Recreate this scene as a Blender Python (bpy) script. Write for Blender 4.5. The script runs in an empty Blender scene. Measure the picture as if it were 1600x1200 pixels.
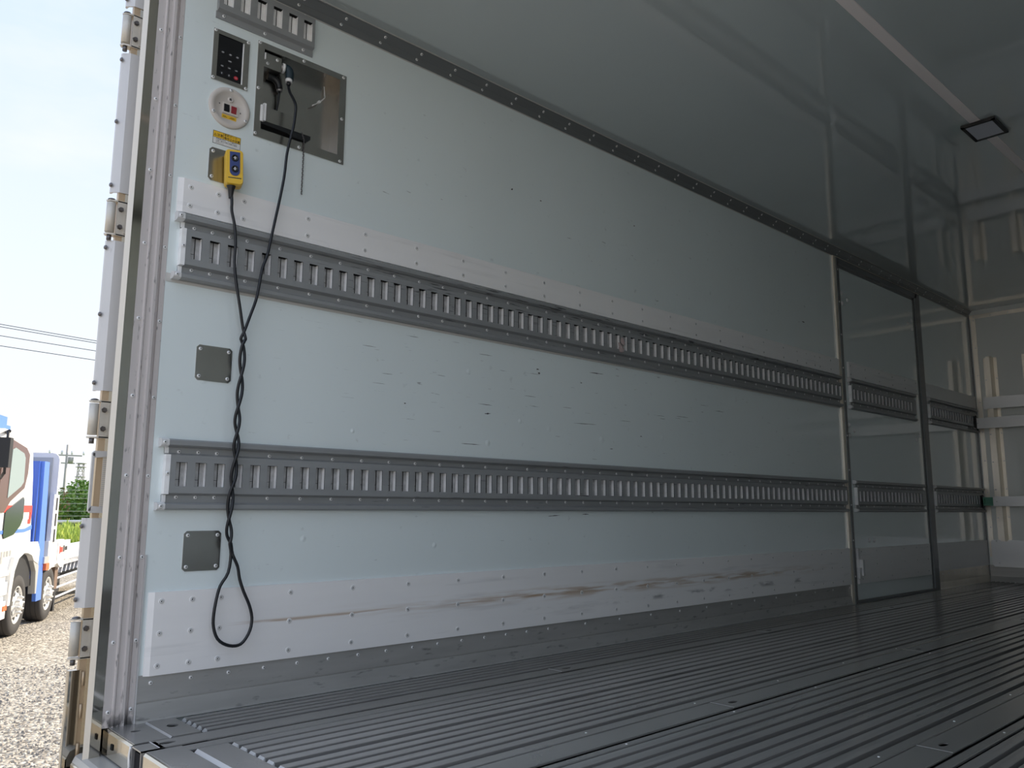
import bpy, bmesh, math, random
from mathutils import Vector, Matrix
random.seed(7)
C = bpy.context.scene.collection
S = bpy.context.scene
# ------------------------------------------------------------------ camera
cd = bpy.data.cameras.new('camera'); cam = bpy.data.objects.new('camera', cd); C.objects.link(cam)
cd.sensor_width = 36.0; cd.lens = 1257.886 / 1600 * 36.0; cd.clip_start = 0.02; cd.clip_end = 600
_r, _u, _f = Vector((.678301, .734766, .005124)), Vector((.109154, -.107656, .988178)), Vector((-.726631, .669723, .153226))
cam.matrix_world = Matrix(((_r.x, _u.x, -_f.x, 2.125), (_r.y, _u.y, -_f.y, 0.0), (_r.z, _u.z, -_f.z, .5181), (0, 0, 0, 1)))
S.camera = cam
# ------------------------------------------------------------------ world, sun, exposure
S.view_settings.view_transform = 'Standard'; S.view_settings.look = 'None'
S.view_settings.gamma = 1.0; S.view_settings.use_curve_mapping = False
S.view_settings.exposure = 1.0
W = bpy.data.worlds.new('sky'); S.world = W; W.use_nodes = True
nt = W.node_tree; nt.nodes.clear()
def N(t, kind, **kw):
    n = t.nodes.new(kind)
    for k, v in kw.items(): setattr(n, k, v)
    return n
wo = N(nt, 'ShaderNodeOutputWorld'); bg = N(nt, 'ShaderNodeBackground'); bg.inputs[1].default_value = 1.0
tc = N(nt, 'ShaderNodeTexCoord'); sx = N(nt, 'ShaderNodeSeparateXYZ'); cr = N(nt, 'ShaderNodeValToRGB')
nt.links.new(tc.outputs['Generated'], sx.inputs[0]); nt.links.new(sx.outputs[2], cr.inputs[0])
els = cr.color_ramp.elements
els[0].position = 0.0; els[0].color = (.52, .515, .52, 1)
els[1].position = 1.0; els[1].color = (.41, .485, .62, 1)
for p_, c_ in ((.10, (.50, .515, .545, 1)), (.25, (.46, .505, .575, 1)), (.38, (.42, .475, .585, 1)), (.50, (.385, .455, .595, 1))):
    e = els.new(p_); e.color = c_
nz = N(nt, 'ShaderNodeTexNoise'); nz.inputs['Scale'].default_value = 3.2; nz.inputs['Detail'].default_value = 5; nz.inputs['Roughness'].default_value = .55
mp = N(nt, 'ShaderNodeMapping'); mp.inputs['Scale'].default_value = (1, 1, 3.2)
nt.links.new(tc.outputs['Generated'], mp.inputs[0]); nt.links.new(mp.outputs[0], nz.inputs['Vector'])
nr = N(nt, 'ShaderNodeValToRGB'); nr.color_ramp.elements[0].position = .55; nr.color_ramp.elements[1].position = 1.0
nt.links.new(nz.outputs['Fac'], nr.inputs[0])
mx = N(nt, 'ShaderNodeMixRGB'); mx.inputs[2].default_value = (.53, .53, .55, 1)
nt.links.new(nr.outputs[0], mx.inputs[0]); nt.links.new(cr.outputs[0], mx.inputs[1])
nt.links.new(mx.outputs[0], bg.inputs[0]); nt.links.new(bg.outputs[0], wo.inputs[0])
sd = bpy.data.lights.new('sun', 'SUN'); sd.energy = 3.2; sd.angle = .01; sd.color = (1.0, .87, .68)
so = bpy.data.objects.new('sun', sd); C.objects.link(so)
SUN = Vector((-.12, .84, .53)).normalized()
so.rotation_euler = SUN.to_track_quat('Z', 'Y').to_euler(); so.location = (-10, 12, 14)

# ------------------------------------------------------------------ materials
def mat(name, col, rough=.5, metal=0., spec=.5, noise=None, bump=None, extra=None, coat=0.):
    m = bpy.data.materials.new(name); m.use_nodes = True; t = m.node_tree; b = t.nodes['Principled BSDF']
    b.inputs['Roughness'].default_value = rough; b.inputs['Metallic'].default_value = metal
    b.inputs['Specular IOR Level'].default_value = spec
    if coat: b.inputs['Coat Weight'].default_value = coat; b.inputs['Coat Roughness'].default_value = .03
    co = N(t, 'ShaderNodeTexCoord')
    src = None
    base = N(t, 'ShaderNodeRGB'); base.outputs[0].default_value = (*col, 1); src = base.outputs[0]
    if noise:   # (scale xyz, amount)
        sc, amt = noise
        mp = N(t, 'ShaderNodeMapping'); mp.inputs['Scale'].default_value = sc
        n = N(t, 'ShaderNodeTexNoise'); n.inputs['Scale'].default_value = 1; n.inputs['Detail'].default_value = 6
        t.links.new(co.outputs['Object'], mp.inputs[0]); t.links.new(mp.outputs[0], n.inputs['Vector'])
        mr = N(t, 'ShaderNodeMapRange'); mr.inputs[1].default_value = .3; mr.inputs[2].default_value = .7
        mr.inputs[3].default_value = 1 - amt; mr.inputs[4].default_value = 1 + amt
        t.links.new(n.outputs['Fac'], mr.inputs[0])
        vm = N(t, 'ShaderNodeVectorMath', operation='SCALE')
        t.links.new(src, vm.inputs[0]); t.links.new(mr.outputs[0], vm.inputs['Scale']); src = vm.outputs[0]
    if extra:   # list of wear layers: dict(scale, lo, hi, col, zr=(z0,z1,soft), yr=(y0,y1,soft))
        for L in extra:
            mp = N(t, 'ShaderNodeMapping'); mp.inputs['Scale'].default_value = L['scale']; mp.inputs['Location'].default_value = L.get('loc', (0, 0, 0))
            n = N(t, 'ShaderNodeTexNoise'); n.inputs['Scale'].default_value = 1; n.inputs['Detail'].default_value = L.get('detail', 4)
            t.links.new(co.outputs['Object'], mp.inputs[0]); t.links.new(mp.outputs[0], n.inputs['Vector'])
            mr = N(t, 'ShaderNodeMapRange'); mr.inputs[1].default_value = L['lo']; mr.inputs[2].default_value = L['hi']
            t.links.new(n.outputs['Fac'], mr.inputs[0]); fac = mr.outputs[0]
            sp = N(t, 'ShaderNodeSeparateXYZ'); t.links.new(co.outputs['Object'], sp.inputs[0])
            for key, ax in (('zr', 2), ('yr', 1)):
                if key in L:
                    a, b_, s_ = L[key]
                    r1 = N(t, 'ShaderNodeMapRange'); r1.inputs[1].default_value = a - s_; r1.inputs[2].default_value = a + s_
                    r2 = N(t, 'ShaderNodeMapRange'); r2.inputs[1].default_value = b_ + s_; r2.inputs[2].default_value = b_ - s_
                    t.links.new(sp.outputs[ax], r1.inputs[0]); t.links.new(sp.outputs[ax], r2.inputs[0])
                    for r in (r1, r2):
                        mm = N(t, 'ShaderNodeMath', operation='MULTIPLY'); t.links.new(fac, mm.inputs[0]); t.links.new(r.outputs[0], mm.inputs[1]); fac = mm.outputs[0]
            mm = N(t, 'ShaderNodeMath', operation='MULTIPLY'); mm.inputs[1].default_value = L.get('amt', 1); t.links.new(fac, mm.inputs[0])
            mi = N(t, 'ShaderNodeMixRGB'); mi.inputs[2].default_value = (*L['col'], 1)
            t.links.new(mm.outputs[0], mi.inputs[0]); t.links.new(src, mi.inputs[1]); src = mi.outputs[0]
    t.links.new(src, b.inputs['Base Color'])
    if bump:
        sc, st, di = bump
        mp = N(t, 'ShaderNodeMapping'); mp.inputs['Scale'].default_value = sc
        n = N(t, 'ShaderNodeTexNoise'); n.inputs['Scale'].default_value = 1; n.inputs['Detail'].default_value = 4
        bp = N(t, 'ShaderNodeBump'); bp.inputs['Strength'].default_value = st; bp.inputs['Distance'].default_value = di
        t.links.new(co.outputs['Object'], mp.inputs[0]); t.links.new(mp.outputs[0], n.inputs['Vector'])
        t.links.new(n.outputs['Fac'], bp.inputs['Height']); t.links.new(bp.outputs[0], b.inputs['Normal'])
    return m
CY = (.84, .92, .925)
SCR = [dict(scale=(1, 9, 260), lo=.70, hi=.74, col=(.12, .13, .14), zr=(.70, 1.10, .03), yr=(1.2, 4.2, .3), detail=3, amt=.85),
       dict(scale=(1, 14, 70), lo=.70, hi=.76, col=(.22, .23, .24), zr=(.35, 2.0, .05), yr=(.75, 4.5, .2), detail=5, amt=.6, loc=(3, 5, 7)),
       dict(scale=(1, 30, 30), lo=.67, hi=.80, col=(.35, .38, .38), detail=6, amt=.35, loc=(9, 1, 4))]
M = dict(
    panel=mat('cyan_panel', CY, .06, spec=.8, coat=.7, extra=SCR, noise=((2, 2, 2), .02), bump=((3, 3, 3), .035, .002)),
    door_panel=mat('door_panel', (.74, .83, .84), .05, spec=.9, coat=.8, noise=((2, 2, 2), .02), bump=((4, 4, 4), .03, .002)),
    front_panel=mat('front_panel', (.90, .93, .90), .32, spec=1., coat=.5, noise=((2, 2, 2), .02)),
    chamfer=mat('chamfer_edge', (.60, .60, .60), .35, .5),
    lip=mat('lip_edge', (.74, .69, .61), .35, .3),
    fboard=mat('front_board_alu', (.88, .88, .88), .42, .5),
    ceil=mat('dimmed_ceiling_panel', (.53, .58, .58), .05, spec=1., coat=1., noise=((1, 1, 1), .02), bump=((3, 3, 3), .03, .002)),  # same paint as the walls, darkened to stand in for dimmer light
    board=mat('anodised_board', (.94, .93, .925), .42, 0, noise=((1, 1, 12), .03), extra=[
        dict(scale=(5, 5, 80), lo=.44, hi=.60, col=(.42, .26, .12), zr=(.200, .230, .014), yr=(1.7, 3.9, .5), detail=6, amt=.8),
        dict(scale=(5, 3, 90), lo=.46, hi=.56, col=(.42, .26, .13), zr=(.209, .216, .003), yr=(.98, 2.2, .05), detail=6, amt=.7),
        dict(scale=(5, 7, 25), lo=.53, hi=.62, col=(.16, .16, .17), zr=(.155, .172, .006), yr=(2.1, 4.3, .3), detail=5, amt=.7),
        dict(scale=(5, 2, 30), lo=.60, hi=.75, col=(.4, .4, .41), detail=6, amt=.3)]),
    rail=mat('rail_grey', (.345, .355, .36), .42, .25, noise=((3, 3, 30), .06), extra=[
        dict(scale=(5, 9, 160), lo=.60, hi=.66, col=(.03, .03, .032), yr=(1.3, 4.4, .3), zr=(1.2, 1.31, .01), detail=5, amt=.85),
        dict(scale=(5, 8, 140), lo=.66, hi=.72, col=(.03, .03, .032), yr=(1.2, 4.6, .3), detail=5, amt=.7)]),
    zinc=mat('zinc_slot', (.96, .96, .96), .45, .0, noise=((5, 5, 30), .10)),
    white=mat('white_plastic', (.74, .74, .74), .4),
    cream=mat('cream_plastic', (.66, .61, .56), .38),
    seal=mat('white_sealant', (.60, .59, .56), .6),
    trim=mat('trim_grey', (.19, .20, .205), .35, .2, noise=((3, 3, 30), .05)),
    post=mat('post_alu', (.34, .33, .33), .38, .55, noise=((10, 10, 2), .08)),
    jamb=mat('jamb_alu', (.64, .595, .58), .45, .1, noise=((20, 20, 1.5), .02), extra=[
        dict(scale=(60, 60, 40), lo=.40, hi=.55, col=(.05, .05, .05), zr=(-.2, .025, .02), detail=6, amt=.9),
        dict(scale=(120, 120, 25), lo=.63, hi=.70, col=(.12, .12, .12), detail=6, amt=.7)]),
    stainless=mat('stainless_brushed', (.46, .44, .41), .24, 1., noise=((10, 10, 10), .10), bump=((60, 60, 4), .05, .001)),
    post_mirror=mat('stainless_mirror', (.50, .47, .42), .07, 1., noise=((6, 6, 6), .05)),
    mirror=mat('stainless_polished', (.62, .58, .50), .10, 1., noise=((6, 6, 6), .05)),
    steel=mat('rivet_steel', (.85, .85, .85), .35, .35),
    dark=mat('dark_hole', (.012, .012, .012), .8, spec=.1),
    zinc_shaded=mat('slot_shaded_zinc', (.50, .50, .50), .5, .3, noise=((5, 60, 60), .2)),  # darker copy of the slot zinc, shade inside the slot put into colour
    floor=mat('floor_alu', (.43, .42, .405), .20, .5, noise=((30, 1.5, 1), .08), extra=[
        dict(scale=(30, 2, 1), lo=.55, hi=.75, col=(.10, .10, .11), detail=5, amt=.4)]),
    floorflat=mat('floor_alu_flat', (.44, .43, .415), .24, .6, noise=((6, 3, 3), .10)),
    groove=mat('floor_groove', (.022, .022, .024), .8, 0, spec=.1),
    kick=mat('kick_plate', (.46, .455, .44), .38, .3, noise=((4, 4, 30), .08), extra=[
        dict(scale=(5, 16, 60), lo=.60, hi=.72, col=(.07, .07, .07), zr=(-.01, .09, .01), detail=6, amt=.6)]),
    black=mat('black_rubber', (.012, .013, .015), .38),
    cable=mat('cable_black', (.010, .012, .016), .35),
    blackgloss=mat('black_gloss', (.006, .006, .008), .15),
    yellow=mat('yellow_plastic', (.80, .50, .03), .38),
    ylabel=mat('yellow_label', (.85, .52, .03), .5),
    wlabel=mat('white_label', (.80, .80, .80), .5),
    blue=mat('navy_plastic', (.02, .045, .20), .3),
    red=mat('red_button', (.60, .03, .05), .35),
    darkred=mat('dark_red_button', (.32, .03, .04), .4),
    keygrey=mat('key_grey', (.22, .22, .23), .4),
    cover=mat('hinge_cover_alu', (.66, .655, .655), .42, .25, noise=((10, 10, 2), .05), extra=[
        dict(scale=(50, 50, 8), lo=.66, hi=.74, col=(.15, .15, .15), detail=6, amt=.6)]),
    hinge=mat('hinge_painted', (.66, .62, .55), .35, .2, noise=((20, 20, 20), .08)),
    bolt=mat('bolt_dark', (.16, .15, .15), .35, .8),
    brown=mat('sunwarm_and_rust', (.60, .46, .31), .4, .4, noise=((10, 10, 3), .12)),  # warm sunlit tone on the stainless put into brown; also rusty knuckles
    blacktruck=mat('chassis_black', (.03, .03, .03), .6),
    green=mat('green_bracket', (.16, .42, .30), .4),
    crate=mat('front_post_alu', (.88, .82, .72), .42, .75, noise=((6, 6, 3), .08)),
    lampglass=mat('lamp_diffuser', (.55, .56, .62), .5),
    tape=mat('ceiling_strip', (.90, .82, .80), .5),
    navycon=mat('navy_connector', (.02, .04, .055), .35),
)
M['silver'] = mat('silver_marks', (.55, .55, .56), .4)
M['ink'] = mat('ink_black', (.02, .02, .02), .6)

# ------------------------------------------------------------------ geometry helpers
class MB:
    def __init__(s): s.v = []; s.f = []; s.m = []; s.sm = []
    def add(s, vs, fs, mi=0, smooth=False):
        o = len(s.v); s.v += [Vector(v) for v in vs]
        for f in fs: s.f.append([o + i for i in f]); s.m.append(mi); s.sm.append(smooth)
        return s
    def box(s, x0, x1, y0, y1, z0, z1, mi=0):
        vs = [(x, y, z) for x in (x0, x1) for y in (y0, y1) for z in (z0, z1)]
        return s.add(vs, [(0, 1, 3, 2), (4, 6, 7, 5), (0, 4, 5, 1), (2, 3, 7, 6), (0, 2, 6, 4), (1, 5, 7, 3)], mi)
    def prism(s, prof, axis, a, b, mi=0, smooth=False):
        # prof: 2D loop. axis 'x': prof=(y,z); 'y': prof=(x,z); 'z': prof=(x,y)
        def P(p, t): return {'x': (t, p[0], p[1]), 'y': (p[0], t, p[1]), 'z': (p[0], p[1], t)}[axis]
        n = len(prof); vs = [P(p, a) for p in prof] + [P(p, b) for p in prof]
        s.add(vs, [(i, (i + 1) % n, n + (i + 1) % n, n + i) for i in range(n)], mi, smooth)
        return s.add(vs, [tuple(range(n - 1, -1, -1)), tuple(range(n, 2 * n))], mi)
    def cyl(s, p0, p1, r, n=12, r1=None, mi=0, cap=True, smooth=True):
        p0, p1 = Vector(p0), Vector(p1); d = (p1 - p0).normalized(); r1 = r if r1 is None else r1
        a = d.orthogonal().normalized(); b = d.cross(a)
        ring = lambda c, q: [c + (a * math.cos(2 * math.pi * i / n) + b * math.sin(2 * math.pi * i / n)) * q for i in range(n)]
        vs = ring(p0, r) + ring(p1, r1)
        s.add(vs, [(i, (i + 1) % n, n + (i + 1) % n, n + i) for i in range(n)], mi, smooth)
        if cap: s.add(vs, [tuple(range(n - 1, -1, -1)), tuple(range(n, 2 * n))], mi)
        return s
    def lathe(s, c, ax, prof, n=16, mi=0, smooth=True, mis=None):
        c, d = Vector(c), Vector(ax).normalized(); a = d.orthogonal().normalized(); b = d.cross(a); vs = []
        for (r, h) in prof:
            for i in range(n):
                t = 2 * math.pi * i / n; vs.append(c + d * h + (a * math.cos(t) + b * math.sin(t)) * max(r, 1e-5))
        for k in range(len(prof) - 1):
            s.add(vs[k * n:(k + 2) * n], [(i, (i + 1) % n, n + (i + 1) % n, n + i) for i in range(n)], mis[k] if mis else mi, smooth)
        return s
    def tube(s, pts, r, n=8, mi=0, smooth_path=3):
        pts = [Vector(p) for p in pts]
        if smooth_path:
            q = []
            for i in range(len(pts) - 1):
                p0, p1, p2, p3 = pts[max(i - 1, 0)], pts[i], pts[i + 1], pts[min(i + 2, len(pts) - 1)]
                for k in range(smooth_path):
                    t = k / smooth_path
                    q.append(.5 * ((2 * p1) + (p2 - p0) * t + (2 * p0 - 5 * p1 + 4 * p2 - p3) * t * t + (3 * p1 - p0 - 3 * p2 + p3) * t ** 3))
            q.append(pts[-1]); pts = q
        d0 = (pts[1] - pts[0]).normalized(); a = d0.orthogonal().normalized(); vs = []
        for i, p in enumerate(pts):
            d = (pts[min(i + 1, len(pts) - 1)] - pts[max(i - 1, 0)]).normalized()
            a = (a - d * a.dot(d)).normalized(); b = d.cross(a)
            vs += [p + (a * math.cos(2 * math.pi * k / n) + b * math.sin(2 * math.pi * k / n)) * r for k in range(n)]
        m = len(pts)
        s.add(vs, [(j * n + i, j * n + (i + 1) % n, (j + 1) * n + (i + 1) % n, (j + 1) * n + i) for j in range(m - 1) for i in range(n)], mi, True)
        return s.add(vs, [tuple(range(n - 1, -1, -1)), tuple(range((m - 1) * n, m * n))], mi)
    def holeplate(s, u0, u1, v0, v1, cu, cv, ru, rv, P, t, mi=0, n=24):
        # plate with an elliptical hole. P(u,v,h)->xyz
        inn = [(cu + ru * math.cos(2 * math.pi * i / n), cv + rv * math.sin(2 * math.pi * i / n)) for i in range(n)]
        out = []
        for (a, b) in inn:
            dx, dy = a - cu, b - cv
            k = min((u1 - cu) / dx if dx > 1e-9 else 1e9, (u0 - cu) / dx if dx < -1e-9 else 1e9, (v1 - cv) / dy if dy > 1e-9 else 1e9, (v0 - cv) / dy if dy < -1e-9 else 1e9)
            out.append((cu + dx * k, cv + dy * k))
        for (c0, c1) in ((u0, v0), (u1, v0), (u1, v1), (u0, v1)):   # snap nearest outline point to each corner
            j = min(range(n), key=lambda i: (out[i][0] - c0) ** 2 + (out[i][1] - c1) ** 2); out[j] = (c0, c1)
        top = [P(a, b, t) for a, b in inn] + [P(a, b, t) for a, b in out]; bot = [P(a, b, 0) for a, b in inn] + [P(a, b, 0) for a, b in out]
        s.add(top, [(i, (i + 1) % n, n + (i + 1) % n, n + i) for i in range(n)], mi)
        s.add(top[:n] + bot[:n], [(i, (i + 1) % n, n + (i + 1) % n, n + i) for i in range(n)], mi)
        return s.add(top[n:] + bot[n:], [(i, (i + 1) % n, n + (i + 1) % n, n + i) for i in range(n)], mi)
    def mesh(s, name, mats, origin=(0, 0, 0)):
        me = bpy.data.meshes.new(name); o = Vector(origin)
        me.from_pydata([tuple(v - o) for v in s.v], [], s.f)
        for m in (mats if isinstance(mats, (list, tuple)) else [mats]): me.materials.append(M[m] if isinstance(m, str) else m)
        me.polygons.foreach_set('material_index', s.m); me.polygons.foreach_set('use_smooth', s.sm)
        bm = bmesh.new(); bm.from_mesh(me); bmesh.ops.remove_doubles(bm, verts=bm.verts, dist=1e-6)
        bmesh.ops.recalc_face_normals(bm, faces=bm.faces); bm.to_mesh(me); bm.free()
        return me
WL = {}
def obj(name, mb, mats, parent=None, label=None, cat=None, group=None, kind=None, origin=None, me=None):
    if origin is None:
        origin = WL[parent.name] if parent else Vector((0, 0, 0))
        if cat and mb:
            xs = [v.x for v in mb.v]; ys = [v.y for v in mb.v]; zs = [v.z for v in mb.v]
            origin = Vector(((min(xs) + max(xs)) / 2, (min(ys) + max(ys)) / 2, min(zs)))
    origin = Vector(origin)
    if me is None: me = mb.mesh(name, mats, origin)
    o = bpy.data.objects.new(name, me); C.objects.link(o)
    if parent: o.parent = parent; o.location = origin - WL[parent.name]
    else: o.location = origin
    WL[o.name] = origin.copy(); tag(o, label, cat, group, kind); return o
def tag(o, label=None, cat=None, group=None, kind=None):
    for k, v in (('label', label), ('category', cat), ('group', group), ('kind', kind)):
        if v: o[k] = v
def thing(name, loc, label=None, cat=None, group=None, kind=None):
    o = bpy.data.objects.new(name, None); C.objects.link(o); o.location = loc; o.empty_display_size = .05
    WL[o.name] = Vector(loc); tag(o, label, cat, group, kind); return o
def put(name, me, parent, pos, rot=None, kind=None):   # a small shared-mesh part
    o = bpy.data.objects.new(name, me); C.objects.link(o); o.parent = parent; o.location = Vector(pos) - WL[parent.name]
    if rot: o.rotation_euler = rot
    WL[o.name] = Vector(pos); return o
def struct(name, mb, mats, label=None): return obj(name, mb, mats, label=label, kind='structure')
# shared small meshes, all facing +x
rivet_me = MB().lathe((0, 0, 0), (1, 0, 0), [(.0052, 0), (.0050, .0010), (.0036, .0024), (.0016, .0029), (.0013, .0022), (0, .0022)], 10, mis=[0, 0, 0, 1, 1]).mesh('rivet', ['steel', 'dark'])
screw_me = MB().lathe((0, 0, 0), (1, 0, 0), [(.0078, .0001), (.0068, .0012), (.0048, .0004), (.0044, .0012), (.0016, .0016), (.0014, .0008), (0, .0008)], 12, mis=[0, 0, 2, 1, 2, 2]).mesh('screw', ['board', 'steel', 'dark'])
screw_y = rivet_me
def rz(deg): return (0, 0, math.radians(deg))

# ------------------------------------------------------------------ the box: shell
YB, YF, XR, ZC = .648, 6.86, 2.29, 2.08
def scuffs(parent):
    R = random.Random(11)
    for (y, z, ln, h, tl) in [(1.832, 1.0565, .062, .0016, .01), (2.090, 1.036, .014, .006, 0), (2.096, 1.022, .012, .007, 0), (2.422, 1.060, .085, .0030, .03), (1.843, .848, .030, .0055, .1), (1.826, .8795, .056, .0014, 0),
                              (1.768, .7365, .086, .0028, .0), (2.352, .850, .130, .0020, .03), (2.702, .823, .014, .004, 0), (2.507, .760, .020, .003, 0), (2.330, 1.011, .010, .004, 0), (2.175, .4935, .064, .0035, .06), (2.349, .499, .040, .0030, 0),
                              (1.490, .852, .008, .004, 0), (1.835, .879, .060, .0018, -.02), (1.953, 1.708, .010, .008, .3), (2.106, 1.704, .010, .005, 0), (2.682, 1.746, .008, .006, 0), (4.167, 1.557, .030, .008, 0),
                              (2.25, .905, .05, .0012, 0), (2.05, .930, .06, .0012, 0), (3.0, .93, .09, .0014, 0), (2.6, .88, .07, .0012, 0), (1.35, 1.02, .05, .0010, 0), (1.42, .94, .04, .0010, .02), (3.3, .98, .08, .0016, 0)]:
        n = 7; up = []; lo = []
        for k in range(n):
            t = k / (n - 1) - .5; hh = h * .5 * (1 - (2 * t) ** 2) * R.uniform(.5, 1.2) + .0001
            up.append((y + ln * t, z + tl * ln * t + hh)); lo.append((y + ln * t, z + tl * ln * t - hh * R.uniform(.5, 1)))
        obj('scuff_mark', MB().prism(up + lo[::-1], 'x', .0, .0004), 'scuff', parent)
    for (y, z, a, b) in [(2.148, .815, .012, .030), (2.448, .793, .016, .014), (2.849, .825, .012, .014), (1.844, .745, .012, .012), (1.999, .833, .010, .010), (3.437, 1.052, .020, .016), (1.753, .987, .010, .014), (.834, 1.075 - .22, .012, .009), (3.05, .70, .012, .012), (1.30, .75, .008, .008), (1.62, .40, .010, .010), (1.15, .43, .010, .008)]:
        obj('dent', MB().lathe((0, y, z), (1, 0, 0), [(a, .0001), (a * .7, .0007), (a * .35, .0016), (0, .0019)], 14), 'panel', parent)
M['scuff'] = mat('scuff_dark', (.05, .05, .055), .7)
wl = MB(); T = .08
wl.box(-T, 0, .718, .950, -.02, ZC); wl.box(-T, 0, 1.210, YF + .08, -.02, ZC)
wl.box(-T, 0, .950, 1.210, -.02, 1.607); wl.box(-T, 0, .950, 1.210, 1.864, ZC)
WLO = struct('wall_left', wl, 'panel'); scuffs(WLO)
struct('wall_right', MB().box(XR, XR + T, YB, YF + .08, -.02, ZC), 'panel')
struct('wall_front', MB().box(-T, XR + T, YF, YF + .08, -.02, ZC), 'front_panel')
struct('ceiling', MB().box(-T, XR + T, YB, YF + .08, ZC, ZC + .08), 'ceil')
# ceiling/wall cove trim with rivets and sealant beads
t1 = struct('trim_1', MB().prism([(0, 2.032), (.003, 2.031), (.007, 2.036), (.010, 2.054), (.012, 2.056), (.026, 2.074), (.030, 2.076), (.030, 2.08), (0, 2.08)], 'y', .72, YF), 'trim')
for k in range(40):
    y = 1.051 + .1484 * k
    if y > 6.8: break
    if y > .8: put('rivet', rivet_me, t1, (.0085, y, 2.046))
    put('rivet', rivet_me, t1, (.0200, y + .012, 2.0655), (0, math.radians(38), 0))
obj('sealant_bead', MB().box(0, .0022, .72, YF, 2.0285, 2.033), 'seal', t1)
obj('sealant_bead', MB().box(.030, .0335, .72, YF, 2.0778, 2.08), 'seal', t1)
struct('trim_2', MB().prism([(XR, 2.032), (XR - .007, 2.036), (XR - .012, 2.056), (XR - .030, 2.076), (XR - .03, 2.08), (XR, 2.08)], 'y', .72, YF), 'trim')
# ceiling joint strip
struct('trim_3', MB().prism([(1.122, 2.08), (1.124, 2.0775), (1.160, 2.0775), (1.162, 2.08)], 'y', .75, YF), 'tape', 'pale joint strip running along the middle of the ceiling')
# front wall corner strips
cs = struct('trim_4', MB().box(.018, .050, YF - .004, YF, .18, 2.035), 'crate')
for z in (.20, .40, .66, .90, 1.12, 1.35, 1.56, 1.78, 2.0): put('rivet', rivet_me, cs, (.038, YF - .004, z), rz(-90))
cs = struct('trim_5', MB().box(.0, XR, YF - .0045, YF, 2.012, 2.042), 'crate')
for k in range(9): put('rivet', rivet_me, cs, (.04 + .12 * k, YF - .0045, 2.026), rz(-90))
struct('trim_6', MB().prism([(-.0, 6.855), (.010, 6.855), (.010, YF), (0, YF)], 'z', .02, 2.04), 'trim')

# ------------------------------------------------------------------ kick plate (baseboard)
kp = struct('baseboard_left', MB().prism([(0, .11), (.003, .11), (.003, .0480), (.0008, .0475), (.0008, .0450), (.0045, .0445), (.010, .006), (.012, 0), (0, 0)], 'y', .722, 4.555), 'kick')
for y in [.752 + .0985 * k for k in range(14)] + [2.14 + .2 * k for k in range(13)]: put('rivet', rivet_me, kp, (.003, y, .0905))
kp2 = struct('baseboard_left', MB().prism([(0, .12), (.003, .12), (.003, .0480), (.0008, .0475), (.0008, .0450), (.0045, .0445), (.010, .006), (.012, 0), (0, 0)], 'y', 5.85, YF), 'crate')
for k in range(9): put('rivet', rivet_me, kp2, (.003, 5.93 + .11 * k, .098))
struct('baseboard_right', MB().box(XR - .004, XR, .66, YF, 0, .11), 'kick')
struct('baseboard_front', MB().prism([(YF, .12), (YF - .004, .12), (YF - .006, .04), (YF - .02, .0), (YF, 0)], 'x', .012, XR), 'kick')

# ------------------------------------------------------------------ floor
fl = thing('floor', (0, 0, 0), 'ribbed aluminium cargo floor with recessed anchor rails', kind='structure')
obj('sub_floor', MB().box(-T, XR + T, .662, YF + .05, -.06, -.012), 'groove', fl)
def plank(grooves, y0, y1):
    mb = MB()
    for a, b in zip(grooves[:-1], grooves[1:]):
        x0, x1 = a + .0060, b - .0060
        mb.prism([(x0, -.012), (x0 + .0006, -.0012), (x0 + .0020, 0), (x1 - .0020, 0), (x1 - .0006, -.0012), (x1, -.012)], 'y', y0 + .006, y1)
        # bright chamfered end of the rib
        mb.add([(x0, y0, -.008), (x1, y0, -.008), (x1 - .004, y0 + .006, -.0002), (x0 + .004, y0 + .006, -.0002), (x0, y0 + .006, -.008), (x1, y0 + .006, -.008)], [(0, 1, 2, 3), (0, 3, 4), (1, 5, 2)], 1)
    return mb
def grid(x0, x1, n): return [x0 + (x1 - x0) * i / n for i in range(n + 1)]
R1 = [(.036, .172, 4)]
sections = [grid(.014, .174, 5), grid(.300, .513, 5), grid(.521, .752, 6), grid(.914, 1.080, 4), grid(1.088, 1.296, 5), grid(1.455, 1.66, 5), grid(1.668, 1.84, 4), grid(2.10, 2.28, 5)]
for s_ in sections:
    y0 = .828 if s_[0] > .03 else .826
    obj('floor_plank', plank(s_, y0, YF - .01), ['floor', 'chamfer'], fl)
# riveted side lips of the anchor rails
lips = [(.252, .292), (.757, .794), (.886, .909), (1.302, 1.335), (1.424, 1.449), (1.845, 1.875), (2.06, 2.09)]
for a, b in lips:
    lp = obj('rail_lip', MB().prism([(a, -.008), (a, -.004), (a + .003, -.0025), (b - .003, -.0025), (b, -.004), (b, -.008)], 'y', .68, YF - .01), 'floorflat', fl)
    if a > .5:
        for k in range(14):
            y = .9 + .44 * k + (a * 3.1) % .2
            if y < 6.7: put('rivet', rivet_me, lp, ((a + b) / 2, y, -.0032), (0, math.radians(-90), 0)).scale = (.8, .6, .6)
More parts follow.
